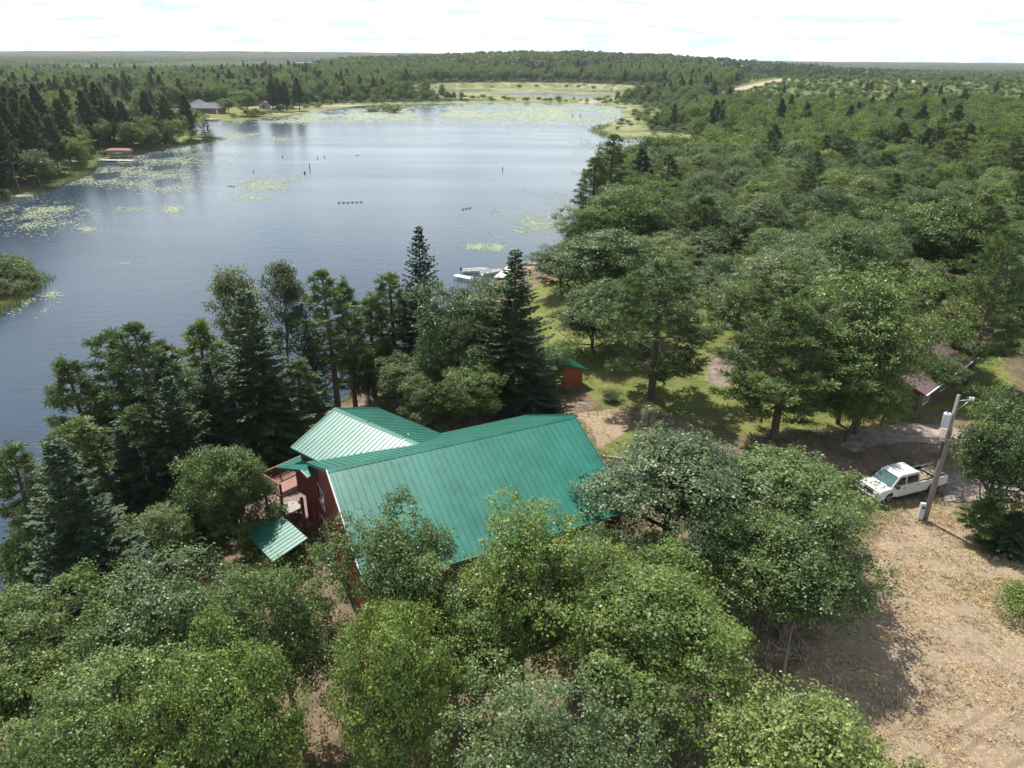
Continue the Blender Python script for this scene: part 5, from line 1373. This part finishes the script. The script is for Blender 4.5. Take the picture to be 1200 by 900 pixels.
def dock(px0, px1, w_, label, mat='white', hh=0.45):
    a = at(*px0, WZ+hh); b = at(*px1, WZ+hh); v = b-a; L = v.length
    t = thing('dock', label, 'dock', (a.x, a.y, WZ), math.atan2(v.y, v.x))
    pk = MB(); k = max(3, int(L/0.3))
    for i in range(k): pk.box(i*L/k+0.01, (i+1)*L/k-0.01, -w_/2, w_/2, hh-0.05, hh)
    pk.build('deck_boards', M[mat], t)
    for x_ in np.linspace(0.3, L-0.3, max(2, int(L/3))):
        for s_ in (-1, 1): MB().tube([(x_, s_*(w_/2-0.03), -1.2), (x_, s_*(w_/2-0.03), hh+0.35)], 0.04, 6).build('post', M['galv'], t)
    return t
dock((533, 322), (553, 326), 1.3, 'white dock end sticking out left of the moored boat')
dock((584, 325), (600, 312), 1.6, 'short pale dock reaching from the beach behind the round dark oak')
b0 = at(558, 319, WZ); boat((b0.x, b0.y, WZ), 0.15+PI*0.0, 4.8, 'white boat with dark outboard motor moored by the dock', True)
b1 = at(577, 321, WZ); boat((b1.x, b1.y, WZ), 0.5, 4.2, 'second white boat tied beside the short pale dock', False)
e0 = at(611, 309, WZ+0.4); e1 = at(632, 310, WZ+0.4)
tag(MB().beam((e0.x, e0.y, WZ+0.35), (e1.x, e1.y, WZ+0.35), 0.35, 0.5).build('timber_wall', M['greywood'], bevel=0.03), 'low brown timber wall holding the lawn above the little beach', 'timber')

# far left: boat lift with red canopy, dock, moored boats
la = at(122, 186.5, WZ)
dock((117, 187.2), (156, 187.8), 1.6, 'long white dock in front of the red boat canopy')
bl0 = at(138, 184.5, WZ+0.3)
t = thing('boat_lift', 'boat lift under a faded red canopy on the far left shore', 'boat lift', (bl0.x, bl0.y+2.2, WZ), 0.05)
cn_ = MB(); pr_ = [(-1.7, 1.9), (-1.5, 2.6), (-0.9, 3.0), (0, 3.12), (0.9, 3.0), (1.5, 2.6), (1.7, 1.9)]
sec = [(-4.0, 0.72), (-3.7, 0.92), (-2.0, 1.0), (2.0, 1.0), (3.7, 0.92), (4.0, 0.72)]
vs = [(x, y, 1.9+(z-1.9)*k) for x, k in sec for y, z in pr_]
cn_.add(vs, [(i*7+j, i*7+j+1, (i+1)*7+j+1, (i+1)*7+j) for i in range(5) for j in range(6)]+[tuple(range(7))[::-1], tuple(35+j for j in range(7))])
cn_.build('canopy', M['redcanvas'], t)
for x_ in (-3.4, 3.4):
    for y_ in (-1.6, 1.6): MB().tube([(x_, y_, -1.0), (x_, y_, 2.2)], 0.06, 6).build('post', M['galv'], t)
MB().box(-3.6, 3.6, -1.1, 1.1, 0.5, 1.1).build('boat_hull', M['greywood'], t, bevel=0.25)
b2 = at(21, 232, WZ); boat((b2.x, b2.y, WZ), 0.15, 7.5, 'white motorboat moored at the left edge beyond the lilies', True)
dock((-12, 229), (9, 226), 2.6, 'pale blue dock at the left edge beside the white motorboat', 'aqua')

# ------------------------------------------------------------------ house across the lake
f0 = at(239, 129.5, -1.0)
fh = thing('brick_house', 'long low brick house with grey hip roof on the far lawn', 'building', (f0.x, f0.y+5, gz(f0.x, f0.y+5)-0.2), 0.02)
MB().box(-9.5, 9.5, -4.5, 4.5, -2.5, 3.0).build('wall', M['brick'], fh)
MB().add([(-10.5, -5.5, 3.0), (10.5, -5.5, 3.0), (10.5, 5.5, 3.0), (-10.5, 5.5, 3.0), (-5.5, 0, 5.9), (5.5, 0, 5.9), (-10.5, -5.5, 2.8), (10.5, -5.5, 2.8), (10.5, 5.5, 2.8), (-10.5, 5.5, 2.8)],
         [(0, 1, 5, 4), (1, 2, 5), (2, 3, 4, 5), (3, 0, 4), (6, 7, 1, 0), (7, 8, 2, 1), (8, 9, 3, 2), (9, 6, 0, 3), (9, 8, 7, 6)]).build('roof', M['greyroof'], fh)
for x_ in (-7, -3.2, 0.5, 4.5): window(fh, (x_, -4.504, 1.4), (1, 0, 0), (0, 0, 1), (0, -1, 0), 2.2, 1.6, M['white'], 1)
d_ = MB().box(6.8, 7.9, -4.56, -4.504, 0, 2.2).build('door', M['white'], fh); MB().box(7.7, 7.8, -4.64, -4.56, 1.0, 1.1).build('handle', M['dark'], d_)
g0 = at(225, 126.5, -1.0)
gr = thing('garage', 'pale garage with brown roof standing left behind the brick house', 'building', (g0.x, g0.y+10, gz(g0.x, g0.y)), 0.0)
MB().prism([(-4, -2), (4, -2), (4, 3), (0, 5.0), (-4, 3)], (-4, 4), axis='y').build('wall', M['white'], gr)
for s_ in (-1, 1): MB().prism([(s_*4.5, 2.9), (0, 5.25), (0, 5.0), (s_*4.5, 2.65)], (-4.4, 4.4), axis='y').build('roof', M['brownroof'], gr)
MB().box(-2.2, 2.2, -4.05, -4.004, 0, 2.4).build('garage_door', M['greywood'], gr)
b3 = at(249, 140.5, WZ+0.4); boat((b3.x, b3.y, gz(b3.x, b3.y)+0.3), 0.1, 9.5, 'white boat pulled up on the far lawn below the brick house', False)
b4 = at(213, 143.5, WZ+0.4); boat((b4.x, b4.y, WZ+0.1), 0.3, 6.5, 'small pale boat at the corner of the far lawn by the dark trees', False)
v0 = at(310, 124, -1.5)
sd_ = thing('boathouse', 'small grey hut between the round tree and the bare-stemmed pines', 'shed', (v0.x, v0.y, gz(v0.x, v0.y)), 0.1)
MB().prism([(-3, -1), (3, -1), (3, 2.6), (0, 4.2), (-3, 2.6)], (-3, 3), axis='y').build('wall', M['greywood'], sd_)
for s_ in (-1, 1): MB().prism([(s_*3.4, 2.5), (0, 4.45), (0, 4.2), (s_*3.4, 2.25)], (-3.3, 3.3), axis='y').build('roof', M['brownroof'], sd_)
MB().box(-1, 1, -3.05, -3.004, 0, 2.1).build('door', M['redwood'], sd_)
# mast on the horizon
mp_ = at_y(902, 66, 2300); mtop = at_y(902, 38, 2300).z
tw = thing('radio_mast', 'thin red and white radio mast on the horizon', 'radio mast', (mp_.x, 2300, gz(mp_.x, 2300)))
hgt = mtop-gz(mp_.x, 2300); k = 9
for i in range(k):
    z0_, z1_ = hgt*i/k, hgt*(i+1)/k; m_ = MB()
    for a in range(3): m_.tube([(0.5*math.cos(a*2.094), 0.5*math.sin(a*2.094), z0_), (0.5*math.cos(a*2.094), 0.5*math.sin(a*2.094), z1_)], 0.10, 4)
    for q in range(5):
        zz_ = z0_+(z1_-z0_)*q/5
        for a in range(3): m_.beam((0.5*math.cos(a*2.094), 0.5*math.sin(a*2.094), zz_), (0.5*math.cos((a+1)*2.094), 0.5*math.sin((a+1)*2.094), zz_+(z1_-z0_)/5), 0.10, 0.10)
    m_.build('mast_section', M['white'] if i % 2 else M['towerred'], tw)
MB().tube([(0, 0, hgt), (0, 0, hgt+0.8)], 0.5, 8).build('beacon', M['towerred'], tw)

# ------------------------------------------------------------------ stumps, driftwood
for (px_, py_, hh, rr_, lb) in ((363, 198, 2.4, 0.13, 'tall thin stump standing alone in the middle of the lake'), (297, 202, 0.8, 0.12, 'short stump left of the tall thin one in the lake'), (331, 184, 0.7, 0.16, 'small stump far out beyond the tall thin one'),
        (372, 185, 0.7, 0.16, 'stump far out to the right of the tall thin one'), (380, 184, 0.6, 0.16, 'lowest stump far out to the right of the tall thin one'), (589, 199, 1.2, 0.13, 'lone thin stump in the lake near the right shore'), (357, 203, 0.7, 0.3, 'stub of a stump at the foot of the tall thin one'),
        (671, 137, 2.2, 0.22, 'drowned trunk in front of the lily bed, left one of two'), (680, 137, 2.6, 0.22, 'drowned trunk in front of the lily bed, right one of two')):
    p = at(px_, py_, WZ); hh *= 0.75; o = MB().tube([(0, 0, -1.0), (0.02, 0, hh*0.5), (0.08, 0.03, hh)], [rr_*1.2, rr_, rr_*0.7], 7).build('stump', M['logwood']); o.location = (p.x, p.y, WZ)
    tag(o, lb, 'stump', 'stumps in the lake')
def drift(px0, px1, n_, lb):
    a = at(*px0, WZ); b = at(*px1, WZ); t = thing('driftwood', lb, 'driftwood', (a.x, a.y, WZ), 0)
    for i in range(n_):
        p = (b-a)*((i+0.3)/n_); q = p+(b-a)*(0.7/n_); MB().tube([(p.x, p.y, 0.02), ((p.x+q.x)/2, (p.y+q.y)/2, 0.10+0.15*rnd.random()), (q.x, q.y, 0.05)], [0.07, 0.11, 0.06], 6).build('branch', M['logwood'], t)
drift((394, 238), (425, 237), 6, 'broken line of floating logs in the middle of the lake')
drift((266, 218), (275, 219), 3, 'dark cluster of driftwood left of the pale lily patch')
drift((540, 246), (552, 244), 3, 'small scattered driftwood pieces in front of the lily patches at right')
drift((416, 182), (421, 182), 2, 'far driftwood snag near the middle of the lake')

# ------------------------------------------------------------------ lily pads and marsh reeds
rg = np.random.RandomState(17)
m, nt, out = new_mat('lily_leaf')
gi_ = N(nt, 'ShaderNodeNewGeometry'); c = ramp(nt, gi_.outputs['Random Per Island'], [(0, (0.10, 0.14, 0.06)), (0.6, (0.22, 0.265, 0.14)), (1, (0.34, 0.36, 0.22))])
b = N(nt, 'ShaderNodeBsdfPrincipled'); nt.links.new(c, b.inputs['Base Color']); b.inputs['Roughness'].default_value = 0.42; nt.links.new(b.outputs[0], out.inputs[0]); M['lily'] = m
PV = []; PT_ = []; base = 0
def pads(pts, size):
    global base
    n = len(pts); k = 7; a = np.linspace(0, 6.283, k, endpoint=False)[None, :]+rg.uniform(0, 6.28, (n, 1))
    r = size[:, None]*rg.uniform(0.75, 1.15, (n, k))
    V = np.zeros((n, k+1, 3)); V[:, 0, :2] = pts; V[:, 1:, 0] = pts[:, 0:1]+r*np.cos(a); V[:, 1:, 1] = pts[:, 1:2]+r*np.sin(a)
    V[:, :, 2] = WZ+0.012+rg.uniform(0, 0.02, (n, 1))
    tri = np.array([(0, 1+i, 1+(i+1) % k) for i in range(k)])
    PV.append(V.reshape(-1, 3)); PT_.append((base+np.arange(n)[:, None, None]*(k+1)+tri[None]).reshape(-1, 3)); base += n*(k+1)
def patch(cx_, cy_, wpx, hpx, n_, s_=None, thr=0.1, wl=9.0):
    """patch of pads round a pixel of the water, broken up by waves of density"""
    n_ = int(n_*3.0)
    px = cx_+rg.normal(size=n_)*wpx/2; py = cy_+rg.normal(size=n_)*hpx/2
    pts = np.array([[*at(a, b_, WZ)][:2] for a, b_ in zip(px, py)])
    dist = pts[:, 1]; f = wob(pts[:, 0], pts[:, 1]*0.45, wl*np.median(dist)/200)
    k = (sdf(pts, LAKE) < -0.5) & (f > thr-0.25*rg.uniform(size=n_)) & (sdf(pts, ISLE) > 0)
    pts = pts[k]; size = (s_*0.62 if s_ else 0.0013*np.median(dist))*rg.uniform(0.5, 1.3, len(pts))
    pads(pts, size)
for a in [(150, 196, 95, 18, 1500), (110, 210, 70, 8, 500), (210, 183, 60, 12, 700), (190, 214, 50, 12, 700), (235, 165, 40, 5, 350), (40, 252, 60, 18, 700), (30, 262, 60, 14, 500), (60, 246, 40, 6, 300), (100, 268, 14, 5, 100),
          (312, 217, 34, 8, 420, None, -0.4), (295, 232, 26, 4, 130, None, -0.3), (202, 245, 14, 5, 140, None, -0.4), (155, 243, 30, 6, 120), (320, 163, 40, 3, 200), (290, 160, 50, 5, 450), (330, 210, 40, 4, 120),
          (630, 262, 30, 10, 500, None, -0.2), (600, 275, 22, 7, 260), (557, 289, 12, 4, 170, None, -0.4), (582, 290, 12, 4, 170, None, -0.4), (590, 248, 20, 5, 130), (527, 298, 16, 4, 90), (610, 225, 24, 4, 120), (665, 204, 14, 4, 110), (665, 250, 22, 16, 380), (650, 240, 20, 20, 200),
          (30, 360, 30, 12, 260), (60, 345, 14, 6, 60), (700, 150, 30, 14, 300), (690, 170, 20, 14, 200), (145, 308, 6, 1.5, 20)]: patch(*a)
# the wide lily bed at the head of the lake and in the inlet
for a in [(560, 132, 300, 9, 5200, 1.9, -0.05, 14), (420, 137, 130, 6, 1500, 1.6, 0.0, 14), (660, 132, 110, 12, 2200, 1.8, -0.1, 14), (330, 142, 80, 3, 400, 1.3), (780, 178, 70, 16, 2600, 0.7, -0.2), (770, 195, 50, 8, 700, 0.6, 0)]: patch(*a)
me = np_mesh('lily_pads', np.concatenate(PV), tris=np.concatenate(PT_), mat=M['lily']); o = bpy.data.objects.new('lily_pads', me); COL.objects.link(o); tag(o, kind='stuff')

def blades(name, pts, hts, wd, mat, lean=0.35, per=5, sp=0.15):
    n = len(pts)*per; P = np.repeat(np.asarray(pts), per, 0)+np.concatenate([rg.normal(size=(n, 2))*sp, np.zeros((n, 1))], 1)
    H = np.repeat(hts, per)*rg.uniform(0.6, 1.15, n); a = rg.uniform(0, 6.28, n); tip = P+np.stack([np.cos(a)*H*lean, np.sin(a)*H*lean, H], 1)*1.0
    s_ = np.stack([-np.sin(a), np.cos(a), np.zeros(n)], 1)*(wd*rg.uniform(0.7, 1.3, n))[:, None]
    V = np.stack([P-s_, P+s_, tip+s_*0.15, tip-s_*0.15], 1).reshape(-1, 3)
    me = np_mesh(name, V, quads=np.arange(n*4).reshape(-1, 4), mat=mat); o = bpy.data.objects.new(name, me); COL.objects.link(o); tag(o, kind='stuff'); return o
M['dryblade'] = leafmat('dry_grass_blade', (0.34, 0.265, 0.165), (0.56, 0.46, 0.30), 0.2, (1.1, 1.0, 0.7), spec=0.2)
M['greenblade'] = leafmat('lawn_blade', (0.10, 0.135, 0.035), (0.20, 0.22, 0.075), 0.3, spec=0.2)
M['reedblade'] = leafmat('reed_blade', (0.07, 0.11, 0.03), (0.15, 0.19, 0.06), 0.3, spec=0.2)
pts = rg.uniform([4, 20], [46, 52], (38000, 2)); mk = np.zeros(len(pts))
f = wob(pts[:, 0], pts[:, 1], 2.2)+0.8*wob(pts[:, 0]+31, pts[:, 1], 7.0)
k = (sdf(pts, dry_poly) < 3.5) & (f > 0.05*rg.normal(size=len(pts))-0.05); pts = pts[k]
z_, _ = ground_info(pts[:, 0], pts[:, 1]); blades('dry_grass', np.column_stack([pts, z_]), rg.uniform(0.08, 0.24, len(pts)), 0.02, M['dryblade'], 0.9, 5, 0.07)
q = rg.uniform([-6, 32], [60, 100], (44000, 2)); k = np.zeros(len(q), bool)
for p in lawns: k |= sdf(q, p) < 1.5
k &= wob(q[:, 0], q[:, 1], 4.0) > -0.1; q = q[k]
z_, _ = ground_info(q[:, 0], q[:, 1]); blades('lawn_grass', np.column_stack([q, z_]), rg.uniform(0.06, 0.16, len(q)), 0.02, M['greenblade'], 0.7, 4, 0.12)
# reeds: round the islet, along the far bank and on the marsh tongue
q = rg.uniform([ISLE[:, 0].min()-4, ISLE[:, 1].min()-6], [ISLE[:, 0].max()+3, ISLE[:, 1].max()+2], (9000, 2)); d_i = sdf(q, ISLE); k = (d_i > -2.5) & (d_i < 1.2); q = q[k]
rp = [np.column_stack([q, np.full(len(q), WZ-0.1)])]; rh_ = [rg.uniform(0.5, 1.3, len(q))]
q = rg.uniform([-260, 170], [160, 420], (160000, 2)); d_l = ground_info(q[:, 0], q[:, 1])[1]; k = (d_l > -2.0) & (d_l < 6) & (rg.uniform(size=len(q)) < 0.7); q = q[k]
rp.append(np.column_stack([q, ground_info(q[:, 0], q[:, 1])[0]-0.1])); rh_.append(rg.uniform(0.6, 1.5, len(q)))
rpp = np.concatenate(rp); blades('reeds', rpp, np.concatenate(rh_), 0.05, M['reedblade'], 0.35, 4, 0.4)

# undergrowth: leafy ground cover under the oaks and on the bank
q = rg.uniform([-45, 16], [22, 78], (22000, 2)); zz_, dd_ = ground_info(q[:, 0], q[:, 1])
f = wob(q[:, 0], q[:, 1], 6.0)+0.5*wob(q[:, 0], q[:, 1], 1.9)
k = (dd_ > 0.5) & (f > 0.06) & (sdf(q, dry_poly) > 2)
for p in lawns: k &= sdf(q, p) > 0.5
lx = np.array([[*(LI @ Vector((a, b_, 0)))][:2] for a, b_ in q]); k &= ~((np.abs(lx[:, 0]) < h+0.5) & (lx[:, 1] > -8) & (lx[:, 1] < 16))
q, zz_ = q[k], zz_[k]; nn = len(q); per = 7
Pq = np.repeat(np.column_stack([q, zz_]), per, 0)+np.stack([rg.normal(size=nn*per)*0.18, rg.normal(size=nn*per)*0.18, rg.uniform(0.03, 0.4, nn*per)], 1)
V, Qd = leaf_quads(Pq, np.array([0, 0, 1.0])+rg.normal(size=(nn*per, 3))*0.5, rg.uniform(0.1, 0.22, nn*per), rg.uniform(0.06, 0.13, nn*per), rg)
me = np_mesh('undergrowth', V, quads=Qd, mat=M['bushleaf']); o = bpy.data.objects.new('undergrowth', me); COL.objects.link(o); tag(o, kind='stuff')

# ------------------------------------------------------------------ haze
if HAZE > 0:
    m, nt, out = new_mat('haze_air'); v = N(nt, 'ShaderNodeVolumePrincipled'); v.inputs['Color'].default_value = (0.86, 0.92, 1.0, 1); v.inputs['Density'].default_value = HAZE; v.inputs['Anisotropy'].default_value = 0.2
    nt.links.new(v.outputs[0], out.inputs['Volume'])
    tag(MB().box(-12000, 12000, -300, 9000, -40, 125).build('haze', m), kind='stuff')
